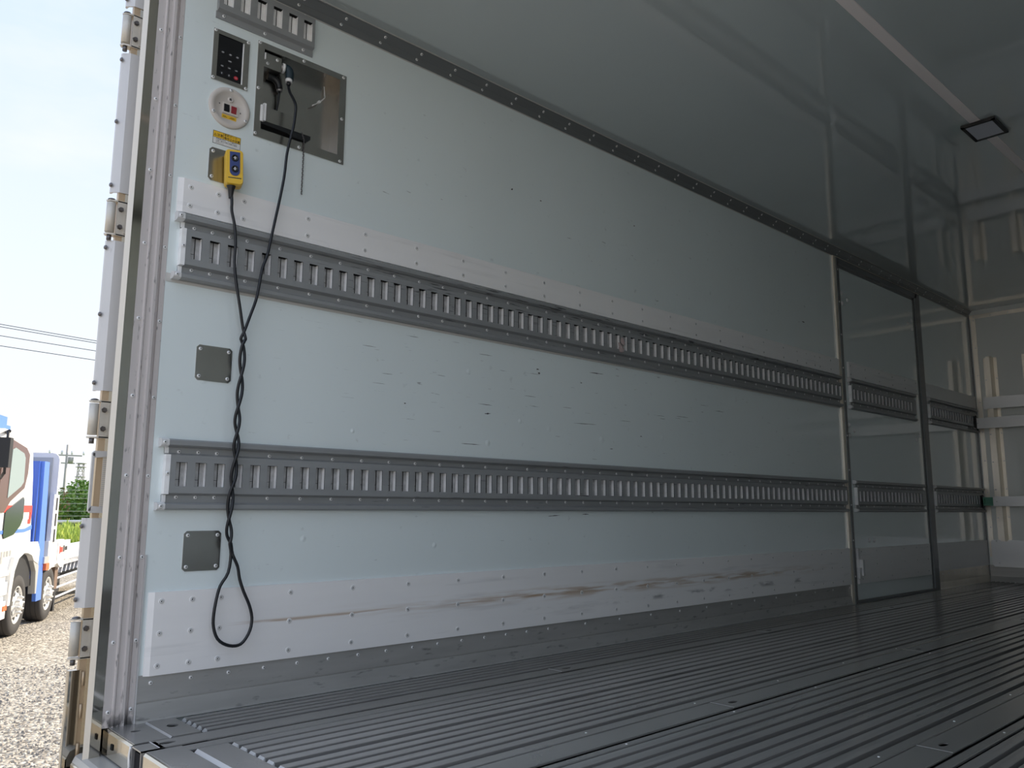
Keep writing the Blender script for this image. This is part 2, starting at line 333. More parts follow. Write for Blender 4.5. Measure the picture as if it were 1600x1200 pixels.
# anchor rails: cover strips with slotted lifting holes, split every 1.28 m
for (a, b, off) in ((.184, .246, 0), (.804, .878, .01), (1.342, 1.418, .0), (1.885, 2.05, 0)):
    ys = [.692, 1.955, 3.235, 4.515, 5.80, YF - .01]
    for y0, y1 in zip(ys[:-1], ys[1:]):
        st = MB(); P = lambda u, v, h: (u, v, h - .003)
        yc = y0 + (.030 if y0 < 1 else .055)
        ye = y0 + .11
        st.holeplate(a, b, y0 + .0012, ye, (a + b) / 2, yc, .0085 if b - a < .1 else .012, .019, P, .003)
        st.prism([(a, -.004), (a, -.001), (a + .002, 0), (b - .002, 0), (b, -.001), (b, -.004)], 'y', ye, y1 - .0012)
        st.add([(a, y0 + .0012, .0003), (b, y0 + .0012, .0003), (b, y0 + .004, .0006), (a, y0 + .004, .0006)], [(0, 1, 2, 3)], 1)
        obj('rail_cover', st, ['floorflat', 'steel'], fl)
# threshold plates at the rear edge
def thr(x0, x1, holes):
    w = MB()
    w.prism([(.662, -.012), (.664, -.002), (.668, -.001), (.739, -.001), (.739, -.012)], 'x', x0, x1); obj('threshold_plate', w, 'floorflat', fl)
thr(.255, .80, 0); thr(.905, 1.34, 0); thr(1.42, 2.28, 0)
h1 = MB(); h1.holeplate(-.012, .180, .664, .740, .072, .701, .008, .011, lambda u, v, h: (u, v, h - .004), .004); obj('threshold_plate', h1, 'floorflat', fl)
h2 = MB(); h2.holeplate(.000, .180, .746, .812, .085, .781, .014, .013, lambda u, v, h: (u, v, h - .002), .004); h2.add([(0, .741, -.003), (.180, .741, -.003), (.180, .746, .002), (0, .746, .002)], [(0, 1, 2, 3)], 1)
obj('cover_plate', h2, ['floorflat', 'chamfer'], fl)
for x0, x1 in ((.312, .752), (.914, 1.296), (1.455, 1.84)):
    w = MB().prism([(.744, -.008), (.752, .0015), (.820, .0015), (.822, -.008)], 'x', x0, x1); w.add([(x0, .7435, -.006), (x1, .7435, -.006), (x1, .7515, .0018), (x0, .7515, .0018)], [(0, 1, 2, 3)], 1)
    obj('cover_plate', w, ['floorflat', 'chamfer'], fl)
obj('edge_channel', MB().box(.0, .181, .813, .824, -.008, -.006), 'groove', fl)

# rear sill under the floor
sill = thing('rear_sill', (0, .655, -.1), 'weathered stainless rear sill under the cargo floor edge', 'sill')
obj('sill_face', MB().prism([(.664, -.001), (.660, -.001), (.656, -.006), (.656, -.058), (.664, -.058)], 'x', -.012, .183), 'mirror', sill)
obj('sill_face', MB().prism([(.664, -.001), (.660, -.001), (.656, -.006), (.656, -.058), (.664, -.058)], 'x', .262, 2.29), 'mirror', sill)
q = MB()
for a in ((.190, .193, -.060, 0), (.247, .250, -.060, 0), (.190, .250, -.003, 0), (.190, .250, -.063, -.060)): q.box(a[0], a[1], .655, .705, a[2], a[3])
q.box(.193, .247, .700, .705, -.06, -.003, 1)
obj('tube_end', q, ['floorflat', 'dark'], sill)
obj('bolt_head', MB().box(.052, .066, .654, .656, -.036, -.024), 'dark', sill)
obj('weld_bead', MB().tube([(.186, .655, -.002), (.184, .653, -.02), (.187, .653, -.04), (.185, .655, -.06)], .003, 6), 'steel', sill)
obj('step_ledge', MB().prism([(.664, -.062), (.622, -.062), (.612, -.066), (.606, -.078), (.606, -.10), (.664, -.10)], 'x', -.06, 2.35), 'kick', sill)
obj('step_edge', MB().prism([(.6055, -.080), (.603, -.083), (.603, -.105), (.6055, -.105)], 'x', -.06, 2.35), 'mirror', sill)
ud = MB().box(-.06, 2.35, .61, .75, -.32, -.105).box(.5, 1.8, .75, 6.8, -.35, -.06)
obj('chassis_beam', ud, 'blacktruck', sill)

# ------------------------------------------------------------------ rear left frame post
jb = struct('trim_7', MB().prism([(-.02, .648), (0, .648), (0, .667), (.005, .669), (.005, .672), (.001, .675), (.001, .685), (.007, .688), (.007, .695), (-.006, .698), (-.006, .704), (0, .705), (0, .7175), (-.02, .7175)], 'z', .0, 2.2), 'jamb', 'grey aluminium door seal profile on the rear post')
for k in range(11):
    for y, dz in ((.659, 0), (.7105, 0)):
        z = .035 + (.16 if k > 0 else 0) + (.2 * (k - 1) if k > 1 else 0)
        if z < 2.1: put('rivet', rivet_me, jb, (0, y, z))
fp = thing('rear_frame_post', (-.04, .645, -.32), 'polished stainless rear corner post left of the opening', 'post')
obj('post_face', MB().prism([(-.001, .6478), (-.001, .6245), (-.003, .6225), (-.040, .630), (-.060, .648), (-.060, .700), (-.0205, .700), (-.0205, .6478)], 'z', -.30, 2.2), 'post_mirror', fp)
obj('post_core', MB().box(-.079, -.0205, .70, .72, -.055, 2.2), 'stainless', fp)
obj('post_lip', MB().prism([(-.0005, .6244), (-.0115, .6140), (-.0135, .6155), (-.003, .6270)], 'z', -.12, 2.2), 'lip', fp)
obj('inner_corner_strip', MB().box(0, .004, .718, .7215, .0, .40), 'cover', fp)

# open rear door, swung round against the outer side
dr = thing('rear_door', (-.13, .63, -.28), 'open rear cargo door folded back outside the left wall', 'door')
obj('door_edge', MB().box(-.104, -.088, .612, .640, -.28, 2.2), 'brown', dr)
obj('edge_strip', MB().box(-.088, -.0865, .628, .640, -.28, 2.2), 'mirror', dr)
obj('door_leaf', MB().box(-.160, -.106, .632, 1.75, -.28, 2.2), 'cover', dr)
cov_prof = [(-.083, .6375), (-.085, .612), (-.100, .5955), (-.105, .5935), (-.112, .596), (-.112, .600), (-.100, .602), (-.0885, .614), (-.0865, .6375)]
def cover(z0, z1):
    c = obj('hinge_cover', MB().prism(cov_prof, 'z', z0, z1), 'cover', dr)
    n = 3 if z1 - z0 > .3 else 2
    for k in range(n):
        z = z0 + .02 + (z1 - z0 - .04) * k / (n - 1)
        obj('bolt', MB().lathe((-.098, .5935, z), (.35, -.94, 0), [(.0062, 0), (.0055, .002), (.003, .003), (0, .003)], 8), 'bolt', c)
for z0, z1 in ((1.345, 1.745), (.812, 1.212), (.272, .490), (1.885, 2.2)): cover(z0, z1)
obj('lower_cover', MB().prism([(-.083, .617), (-.083, .590), (-.085, .588), (-.100, .588), (-.100, .617)], 'z', -.25, .126), 'post_mirror', dr)
for z in (.105, .03, -.06): obj('hinge_knuckle', MB().cyl((-.082, .6215, z - .016), (-.082, .6215, z + .016), .0035, 10), 'brown', dr)
for zc in (.199, .738, 1.274, 1.812, ):
    h = obj('hinge_bracket', MB().box(-.087, -.084, .611, .6345, zc - .047, zc + .047)
            .prism([(-.084, .634), (-.084, .606), (-.088, .592), (-.098, .586), (-.108, .592), (-.108, .634)], 'z', zc + .044, zc + .048)
            .prism([(-.084, .634), (-.084, .606), (-.088, .592), (-.098, .586), (-.108, .592), (-.108, .634)], 'z', zc - .048, zc - .044)
            .prism([(-.0815, .636), (-.0815, .6295), (-.087, .6295), (-.087, .636)], 'z', zc - .040, zc + .040), 'hinge', dr)
    obj('barrel', MB().cyl((-.094, .598, zc - .040), (-.094, .598, zc + .040), .0115, 20), 'hinge', h)
    obj('pin', MB().lathe((-.094, .598, zc + .048), (0, 0, 1), [(.0105, 0), (.009, .003), (.004, .005), (0, .005)], 14).cyl((-.094, .598, zc - .062), (-.094, .598, zc - .048), .006, 10), 'bolt', h)
    for dz in (.024, -.024): obj('bolt', MB().lathe((-.084, .6195, zc + dz), (1, 0, 0), [(.0072, 0), (.0072, .002), (.0055, .002), (.005, .008), (0, .008)], 6, smooth=False), 'bolt', h)
gh = obj('grab_handle', MB().box(-.089, -.079, .5995, .6055, .508, .652).prism([(.5995, .652), (.604, .6575), (.642, .6575), (.642, .644), (.606, .640)], 'x', -.089, -.079)
         .prism([(.5995, .508), (.606, .520), (.642, .516), (.642, .5025), (.604, .5025)], 'x', -.089, -.079), 'cover', dr)
for z in (.648, .511): obj('bolt', MB().lathe((-.079, .6025, z), (1, 0, 0), [(.0030, 0), (.0028, .001), (0, .0015)], 8), 'bolt', gh)
obj('vent_grille', MB().box(-.0865, -.086, .626, .6395, .515, .650), 'crate', dr)
gr = MB()
for k in range(26): gr.box(-.086, -.0852, .627, .6385, .518 + .005 * k, .5205 + .005 * k)
g_ = obj('grille_rib', gr, 'cover', dr)

# ------------------------------------------------------------------ side door in the left wall
d1 = thing('door_1', (0, 5.2, 0), 'cyan side door with grey frame near the front', kind='structure')
obj('door_post', MB().box(0, .010, 4.556, 4.585, 0, 2.03), 'crate', d1)
pp = obj('door_post', MB().prism([(0, 4.585), (.013, 4.587), (.013, 4.612), (.005, 4.618), (.005, 4.635), (0, 4.636)], 'z', 0, 2.03), 'trim', d1)
for k in range(10): put('rivet', rivet_me, pp, (.013, 4.60, .15 + .2 * k))
obj('door_post', MB().prism([(0, 5.735), (.005, 5.737), (.005, 5.765), (.013, 5.770), (.013, 5.845), (0, 5.848)], 'z', 0, 2.03), 'trim', d1)
obj('door_header', MB().prism([(0, 1.968), (.005, 1.969), (.005, 1.985), (.013, 1.990), (.013, 2.024), (0, 2.025)], 'y', 4.6, 5.80), 'trim', d1)
obj('header_edge', MB().box(0, .0145, 4.56, 5.84, 2.0245, 2.0275), 'crate', d1)
obj('door_leaf', MB().box(.0, .0022, 4.636, 5.735, .016, 1.968), 'door_panel', d1)
obj('door_sill', MB().box(.0, .012, 4.585, 5.84, 0, .014), 'trim', d1)
for (y, z) in [(4.656, 1.815), (4.728, 1.785), (4.657, 1.752), (5.641, 1.785), (5.705, 1.816), (5.705, 1.757), (4.654, 1.016), (4.717, .986), (4.652, .955), (5.64, .99), (5.70, 1.02), (4.825, .346), (4.894, .345), (4.907, .255), (4.769, .194), (5.678, .195)]:
    obj('bolt_cap', MB().lathe((.0022, y, z), (1, 0, 0), [(.014, 0), (.013, .004), (.007, .007), (0, .008)], 12), 'white', d1)
obj('latch', MB().box(.004, .022, 4.640, 4.672, .135, .195).box(.004, .030, 4.668, 4.692, .150, .240).box(.004, .018, 4.640, 4.668, .245, .305), 'white', d1)

# ------------------------------------------------------------------ boards
def board(y0, y1, z0, z1, cols, rows, label, bevel=True, t=.010, mats='board'):
    th = thing('wall_board', (t / 2, (y0 + y1) / 2, z0), label, 'board', 'pale boards along the left wall')
    b = .013 if bevel else .002
    obj('board', MB().prism([(0, y0), (.003, y0), (t, y0 + b), (t, y1 - .003), (0, y1)], 'z', z0, z1), mats, th, origin=(0, 0, 0))
    for y in cols:
        for z in rows: put('screw', screw_me, th, (t, y, z))
    return th
c_hi = [.764, .840, .914] + [1.114 + .2 * k for k in range(15)] + [4.06, 4.16, 4.26, 4.32, 4.45]
board(.732, 4.556, 1.3005, 1.396, c_hi, (1.374, 1.322), 'long pale board above the upper slotted rail')
board(.732, 4.556, .1075, .308, [.762, .839, .914] + [1.113 + .2 * k for k in range(16)] + [4.22, 4.33, 4.45], (.285, .2075, .130), 'long rust-streaked pale board just above the kick plate')
board(4.668, 5.715, 1.3005, 1.396, [4.70, 4.9, 5.1, 5.3, 5.5, 5.68], (1.374, 1.322), 'pale board across the upper half of the side door')
board(4.645, 5.728, .104, .303, [4.70, 4.9, 5.1, 5.3, 5.5, 5.68], (.285, .2075, .130), 'pale board across the bottom of the side door')
board(5.862, 6.85, 1.3005, 1.396, [], (), 'short pale board high between side door and front corner')
board(5.855, 6.85, .120, .303, [], (), 'short pale board low between side door and front corner')
# sealant/backing strip under the upper rail
struct('trim_8', MB().box(0, .0015, .7185, 4.556, 1.1055, 1.1285), 'seal')

# ------------------------------------------------------------------ slotted lashing rails
DZ = .6027
def rail(y0, y1, dz, slots, rv, label, short=False, group='slotted cargo rails along the left wall'):
    z = lambda a: a + dz
    th = thing('lashing_rail', (.01, (y0 + y1) / 2, z(.5105)), label, 'rail', group)
    ya = y0 + .0155
    # raised slotted web
    w = MB(); X = .018
    zb, zt, s0, s1 = z(.5535), z(.6505), z(.5710), z(.6325)
    hw0, hw1 = .0140, .0145
    cur = ya + .012
    def q(a, b, c, d, mi=0, x=X): w.add([(x, a, c), (x, b, c), (x, b, d), (x, a, d)], [(0, 1, 2, 3)], mi)
    yend = y1 - .004
    for yc in slots:
        a, b = yc - hw0, yc + hw1
        q(cur, a, zb, zt); q(a, b, zb, s0); q(a, b, s1, zt); cur = b
        # slot walls: light and shade painted in, pale towards the opening, darker elsewhere
        w.add([(X, a, s0), (0.002, a, s0), (0.002, a, s1), (X, a, s1)], [(0, 1, 2, 3)], 2)
        w.add([(X, b, s0), (.0155, b, s0), (.0155, b, s1), (X, b, s1)], [(0, 1, 2, 3)], 3)
        w.add([(.0155, b, s0), (0.003, b - .001, s0), (0.003, b - .001, s1), (.0155, b, s1)], [(0, 1, 2, 3)], 1)
        w.add([(X, a, s0), (X, b, s0), (0.002, b, s0), (0.002, a, s0)], [(0, 1, 2, 3)], 2)
        w.add([(X, a, s1), (X, b, s1), (0.002, b, s1), (0.002, a, s1)], [(0, 1, 2, 3)], 3)
        w.add([(.0022, a, s0), (.0022, b, s0), (.0022, b, s1), (.0022, a, s1)], [(0, 1, 2, 3)], 2)
        w.box(.0024, .0040, yc + .0005, yc + .0020, s0, s1, 3)   # spine seen inside the slot
        w.box(.0024, .0030, a, yc, s0 + .017, s0 + .018, 3)
    q(cur, yend, zb, zt)
    w.add([(X, ya + .012, zb), (X, yend, zb), (.003, yend, zb - .006), (.003, ya + .012, zb - .006)], [(0, 1, 2, 3)])
    w.add([(X, ya + .012, zt), (X, yend, zt), (.003, yend, zt + .006), (.003, ya + .012, zt + .006)], [(0, 1, 2, 3)])
    w.add([(X, yend, zb), (X, yend, zt), (.003, yend, zt + .006), (.003, yend, zb - .006)], [(0, 1, 2, 3)])
    obj('slotted_channel', w, ['rail', 'zinc', 'zinc_shaded', 'dark'], th, origin=(0, 0, 0))
    f = MB().box(0, .004, ya, yend, z(.5295), z(.549)).box(0, .004, ya, yend, z(.655), z(.672))
    f.box(.004, .0046, ya, yend, z(.5290), z(.5305)).box(.004, .0046, ya, yend, z(.6525), z(.6538))
    obj('mounting_flange', f, 'rail', th, origin=(0, 0, 0))
    for (a, b) in ((.671, .6925), (.5105, .5295)):
        obj('guard_strip', MB().prism([(0, z(a)), (.016, z(a) + .001), (.024, z(a) + .005), (.024, z(b) - .005), (.016, z(b) - .001), (0, z(b))], 'y', y0 + .019, yend + (.0 if not short else 0)), 'rail', th, origin=(0, 0, 0))
        ec = obj('end_cap', MB().prism([(0, z(a) - .001), (.018, z(a)), (.0255, z(a) + .004), (.0255, z(b) - .004), (.018, z(b)), (0, z(b) + .001)], 'y', y0, y0 + .0195), 'white', th)
        put('screw', rivet_me, ec, (.0257, y0 + .008, z((a + b) / 2)))
    obj('end_strip', MB().box(0, .019, ya, ya + .012, zb - .003, zt + .001).box(0, .006, ya, ya + .010, z(.530), z(.549)).box(0, .006, ya, ya + .010, z(.655), z(.671)), 'zinc', th, label='pale end strip')
    put('rivet', rivet_me, th, (.019, ya + .006, z(.603)))
    for y in rv:
        put('rivet', rivet_me, th, (.0042, y, z(.6600))); put('rivet', rivet_me, th, (.0042, y, z(.5432)))
    return th
slots = [.786 + .05 * k for k in range(76)]
rv = [.782, .832, .882, .932] + [1.032 + .1 * k for k in range(36)]
rail(.730, 4.556, 0, slots, rv, 'long lower slotted grey cargo rail at mid wall')
rail(.730, 4.556, DZ, slots, rv, 'long scuffed upper slotted grey cargo rail below pale board')
sl2 = [4.715 + .05 * k for k in range(19)]
rail(4.655, 5.700, 0, sl2, [4.72 + .1 * k for k in range(10)], 'lower slotted rail mounted on the side door')
rail(4.660, 5.650, DZ, sl2[:-1], [4.72 + .1 * k for k in range(9)], 'upper slotted rail mounted on the side door')
sl3 = [5.925 + .05 * k for k in range(18)]
rail(5.858, 6.84, 0, sl3, [5.93 + .1 * k for k in range(9)], 'lower slotted rail between side door and front corner')
rail(5.862, 6.84, DZ, sl3, [5.93 + .1 * k for k in range(9)], 'upper slotted rail between side door and front corner')
# short rail piece at the top
th = thing('short_lashing_rail', (.01, .955, 1.895), 'short slotted rail piece high above the keypad', 'rail')
w = MB(); X = .016; cur = .805
tops = [.832 + .05 * k for k in range(6)]
for yc in tops:
    a, b = yc - .014, yc + .0145
    for (c, d, e, g) in ((cur, a, 1.922, 2.018), (a, b, 1.922, 1.939), (a, b, 2.001, 2.018)): w.add([(X, c, e), (X, d, e), (X, d, g), (X, c, g)], [(0, 1, 2, 3)])
    cur = b
    for yy, mi in ((a, 2), (b, 1)): w.add([(X, yy, 1.939), (.002, yy, 1.939), (.002, yy, 2.001), (X, yy, 2.001)], [(0, 1, 2, 3)], mi)
    w.add([(.0022, a, 1.939), (.0022, b, 1.939), (.0022, b, 2.001), (.0022, a, 2.001)], [(0, 1, 2, 3)], 1)
    for zz, mi in ((1.939, 2), (2.001, 3)): w.add([(X, a, zz), (X, b, zz), (.002, b, zz), (.002, a, zz)], [(0, 1, 2, 3)], mi)
    w.box(.0024, .004, yc + .0005, yc + .002, 1.939, 2.001, 3)
w.add([(X, cur, 1.922), (X, 1.106, 1.922), (X, 1.106, 2.018), (X, cur, 2.018)], [(0, 1, 2, 3)])
w.add([(X, .805, 1.922), (X, 1.106, 1.922), (.003, 1.106, 1.916), (.003, .805, 1.916)], [(0, 1, 2, 3)])
w.add([(X, .805, 2.018), (X, 1.106, 2.018), (.003, 1.106, 2.024), (.003, .805, 2.024)], [(0, 1, 2, 3)])
for yy in (.805, 1.106): w.add([(X, yy, 1.922), (X, yy, 2.018), (.003, yy, 2.024), (.003, yy, 1.916)], [(0, 1, 2, 3)])
obj('slotted_channel', w, ['rail', 'zinc', 'zinc_shaded', 'dark'], th, origin=(0, 0, 0))
obj('mounting_flange', MB().box(0, .004, .803, 1.107, 1.897, 1.918).box(0, .004, .803, 1.107, 2.018, 2.0275), 'rail', th, origin=(0, 0, 0))
for y in (.825, .950, 1.075): put('rivet', rivet_me, th, (.004, y, 1.908)); put('rivet', rivet_me, th, (.004, y, 2.0225))

# ------------------------------------------------------------------ blanking plates
def plate(y0, y1, z0, z1, label, ch=.007):
    th = thing('blanking_plate', (.001, (y0 + y1) / 2, z0), label, 'plate', 'square stainless plates on the left wall')
    obj('plate', MB().prism([(y0 + ch, z0), (y1 - ch, z0), (y1, z0 + ch), (y1, z1 - ch), (y1 - ch, z1), (y0 + ch, z1), (y0, z1 - ch), (y0, z0 + ch)], 'x', 0, .0025), 'stainless', th, origin=(0, 0, 0))
    for y in (y0 + .010, y1 - .010):
        for z in (z0 + .011, z1 - .011): put('rivet', rivet_me, th, (.0025, y, z))
    return th
plate(.811, .909, .853, .949, 'square stainless blanking plate between the two long rails')
plate(.810, .908, .355, .457, 'square stainless blanking plate below the lower rail')
plate(.810, .905, 1.414, 1.510, 'stainless plate behind the yellow pendant switch')

# ------------------------------------------------------------------ keypad
kp = thing('keypad', (0, .854, 1.710), 'black control keypad in a stainless frame under the short rail', 'keypad')
fm = MB(); fm.box(0, .003, .801, .907, 1.710, 1.7225); fm.box(0, .003, .801, .907, 1.8515, 1.864); fm.box(0, .003, .801, .8145, 1.7225, 1.8515); fm.box(0, .003, .8905, .907, 1.7225, 1.8515)
obj('frame', fm, 'stainless', kp, origin=(0, 0, 0))
obj('face', MB().box(0, .0006, .8145, .8885, 1.7225, 1.8515), 'blackgloss', kp, origin=(0, 0, 0))
obj('side_bezel', MB().box(.0002, .0028, .8875, .8905, 1.7225, 1.8500), 'zinc', kp, origin=(0, 0, 0))
for y in (.806, .902):
    for z in (1.715, 1.859): put('rivet', rivet_me, kp, (.003, y, z))
def key(y, z, m, r=.0045, rz_=.0035, sym=None):
    mb = MB(); n = 12
    pts = [(y + r * math.cos(2 * math.pi * i / n), z + rz_ * math.sin(2 * math.pi * i / n)) for i in range(n)]
    mb.prism(pts, 'x', .0005, .0016); k = obj('key', mb, m, kp)
    if sym: obj('key_mark', MB().box(.0016, .0018, y - sym[0], y + sym[0], z - sym[1], z + sym[1]), 'silver', k)
for y in (.830, .852, .873): key(y, 1.801, 'keygrey', .0042, .0028, (.0020, .0008))
key(.8515, 1.7805, 'black', .0065, .005, (.0042, .0014))
for y in (.830, .851, .872): key(y, 1.759, 'black', .006, .005, (.0032, .0012))
for y in (.830, .851): key(y, 1.737, 'black', .006, .005, (.0012, .0024))
key(.872, 1.737, 'red', .0062, .0055, (.0025, .0009))

# ------------------------------------------------------------------ round switch plate
rp = thing('round_switch_plate', (0, .859, 1.574), 'round cream plate with black and red switches', 'switch')
obj('plate', MB().lathe((0, .859, 1.6395), (1, 0, 0), [(.0605, 0), (.0600, .004), (.0570, .0065), (.0455, .0065), (.0430, .0030), (0, .0030)], 48), 'cream', rp, origin=(0, 0, 0))
for a in (90, 208, 332): put('screw', rivet_me, rp, (.0065, .859 + .053 * math.cos(math.radians(a)), 1.6395 + .053 * math.sin(math.radians(a))))
obj('switch_block', MB().box(.003, .0075, .838, .8825, 1.619, 1.6505), 'cream', rp)
obj('black_switch', MB().prism([(.0075, 1.624), (.0105, 1.626), (.0085, 1.646), (.0075, 1.646)], 'y', .8405, .8560), 'blackgloss', rp)
obj('red_switch', MB().prism([(.0075, 1.624), (.0085, 1.624), (.0105, 1.644), (.0075, 1.646)], 'y', .8615, .8765), 'darkred', rp)
obj('warning_sticker', MB().box(.003, .0033, .8375, .8795, 1.6055, 1.6165), 'ylabel', rp)
obj('sticker_marks', MB().box(.0033, .0035, .840, .853, 1.6085, 1.6095).box(.0033, .0035, .841, .850, 1.6110, 1.6120).box(.0033, .0035, .858, .876, 1.6085, 1.6095).box(.0033, .0035, .862, .874, 1.6110, 1.6120), 'ink', rp)
obj('key_hole', MB().lathe((.003, .860, 1.6645), (1, 0, 0), [(.0085, 0), (.0080, .003), (.0040, .003), (.0030, .001), (0, .001)], 16, mis=[0, 0, 1, 1]), ['cream', 'bolt'], rp)
for y, z in ((.829, 1.6445), (.8905, 1.6345)): obj('small_screw', MB().lathe((.003, y, z), (1, 0, 0), [(.0022, 0), (.0015, .001), (0, .001)], 8), 'bolt', rp)

# ------------------------------------------------------------------ caution label with lettering
def text(s_, size, mats, pos, parent, name='lettering', sx=1.0, bold=0.0):
    cu = bpy.data.curves.new('lettering', 'FONT'); cu.body = s_; cu.size = size; cu.extrude = .00008; cu.offset = bold; cu.resolution_u = 2; cu.align_x = 'LEFT'
    tmp = bpy.data.objects.new('tmp_text', cu); C.objects.link(tmp); bpy.context.view_layer.update()
    dg = bpy.context.evaluated_depsgraph_get(); me = bpy.data.meshes.new_from_object(tmp.evaluated_get(dg))
    bpy.data.objects.remove(tmp); me.materials.clear(); me.materials.append(M[mats])
    o = bpy.data.objects.new(name, me); C.objects.link(o); o.parent = parent; o.location = Vector(pos) - WL[parent.name]
    o.rotation_euler = (math.radians(90), 0, math.radians(90)); o.scale = (sx, 1, 1); return o
lb = thing('caution_label', (0, .8575, 1.524), 'yellow and white caution label above the pendant switch', 'label')
obj('backing', MB().box(0, .0003, .8175, .8975, 1.5240, 1.5620), 'ink', lb)
obj('yellow_field', MB().box(.0003, .0005, .8187, .8470, 1.5432, 1.5608), 'ylabel', lb)
obj('yellow_field', MB().box(.0003, .0005, .8482, .8963, 1.5432, 1.5608), 'ylabel', lb)
obj('white_field', MB().box(.0003, .0005, .8187, .8963, 1.5252, 1.5422), 'wlabel', lb)
tri = MB(); tri.prism([(.8200, 1.5470), (.8275, 1.5470), (.82375, 1.5550)], 'x', .0005, .0006); tri.prism([(.8216, 1.5479), (.8259, 1.5479), (.82375, 1.5530)], 'x', .0006, .0007, 1)
obj('warning_triangle', tri, ['ink', 'ylabel'], lb)
text('注意', .0088, 'ink', (.0006, .8288, 1.5478), lb, bold=.0001)
text('昇降ゲート', .0078, 'ink', (.0006, .8495, 1.5535), lb, sx=.98, bold=.0001)
text('動作上の注意', .0078, 'ink', (.0006, .8495, 1.5448), lb, sx=.98, bold=.0001)
text('1.', .0045, 'ink', (.0006, .8205, 1.5375), lb)
text('昇降操作中は、上下の動作に', .0045, 'ink', (.0006, .8260, 1.5378), lb, sx=1.05)
text('注意し操作の際は周囲の確認', .0045, 'ink', (.0006, .8260, 1.5326), lb, sx=1.05)
text('を行うこと', .0045, 'ink', (.0006, .8260, 1.5274), lb, sx=1.05)

# ------------------------------------------------------------------ recessed connector box
cb = thing('connector_box', (0, 1.08, 1.583), 'recessed stainless connector box with open lid beside the keypad', 'box')
fr = MB()
fr.box(0, .003, .933, .953, 1.583, 1.881); fr.box(0, .003, 1.207, 1.230, 1.583, 1.881); fr.box(0, .003, .953, 1.207, 1.583, 1.610); fr.box(0, .003, .953, 1.207, 1.862, 1.881)
obj('flange', fr, 'stainless', cb, origin=(0, 0, 0))
inn = MB(); D = -.050
inn.add([(D, .953, 1.610), (D, 1.207, 1.610), (D, 1.207, 1.862), (D, .953, 1.862)], [(0, 1, 2, 3)])
inn.add([(D, .953, 1.610), (0, .953, 1.610), (0, .953, 1.862), (D, .953, 1.862)], [(0, 1, 2, 3)])
inn.add([(D, 1.207, 1.610), (0, 1.207, 1.610), (0, 1.207, 1.862), (D, 1.207, 1.862)], [(0, 1, 2, 3)])
inn.add([(D, .953, 1.610), (0, .953, 1.610), (0, 1.207, 1.610), (D, 1.207, 1.610)], [(0, 1, 2, 3)])
inn.add([(D, .953, 1.862), (0, .953, 1.862), (0, 1.207, 1.862), (D, 1.207, 1.862)], [(0, 1, 2, 3)])
obj('recess', inn, 'stainless', cb, origin=(0, 0, 0))
for y, z in ((.938, 1.876), (1.08, 1.8735), (1.219, 1.873), (1.218, 1.732), (1.217, 1.591), (1.077, 1.592), (.938, 1.592), (.940, 1.733)): put('rivet', rivet_me, cb, (.003, y, z))
br = obj('socket_bracket', MB().box(-.050, -.006, .955, 1.012, 1.812, 1.858), 'stainless', cb)
for y, z in ((.968, 1.825), (.998, 1.847)): put('rivet', rivet_me, br, (-.006, y, z))
obj('socket', MB().cyl((-.020, 1.012, 1.838), (-.018, 1.030, 1.836), .0125, 16), 'post', cb)
obj('lower_tray', MB().box(-.050, -.010, .958, 1.120, 1.643, 1.690), 'stainless', cb)
obj('tray_shadow_block', MB().prism([(.956, 1.643), (.956, 1.632), (1.04, 1.629), (1.06, 1.622), (1.108, 1.622), (1.118, 1.632), (1.118, 1.643)], 'x', -.049, -.006), 'black', cb)  # black block standing in for the shadow under the tray
obj('lid_hinge', MB().box(.001, .006, .950, .956, 1.634, 1.684).box(-.006, .002, .961, .968, 1.640, 1.694).cyl((.002, .9585, 1.634), (.002, .9585, 1.690), .0022, 8), 'zinc', cb)
obj('lid_hinge', MB().box(.001, .005, .954, .957, 1.830, 1.850), 'zinc', cb)
hk = MB().tube([(-.045, 1.178, 1.846), (-.040, 1.178, 1.815), (-.036, 1.176, 1.803), (-.034, 1.156, 1.780), (-.034, 1.134, 1.762)], .0018, 6).cyl((-.040, 1.156, 1.781), (-.028, 1.156, 1.781), .0045, 8)
obj('wire_hook', hk, 'steel', cb)
# pull chain hanging from the box
ch = MB(); z = 1.690; k = 0
while z > 1.448:
    yy = 1.090 + .0012 * math.sin(z * 9); xx = .006 if z < 1.62 else .006 - .03 * min(1, (z - 1.62) / .05)
    a = Vector((xx, yy, z)); d = (Vector((.0016, .0014, -.004)) if k % 2 else Vector((-.0016, -.0014, -.004)))
    ch.cyl(a - d * .55, a + d * .55, .0021, 6); z -= .0062; k += 1
obj('pull_chain', ch, 'bolt', None, 'thin steel chain hanging out of the connector box', 'chain')

# ------------------------------------------------------------------ pendant switch
pd = thing('pendant_switch', (.04, .868, 1.398), 'yellow two-button pendant switch with navy button panel', 'switch')
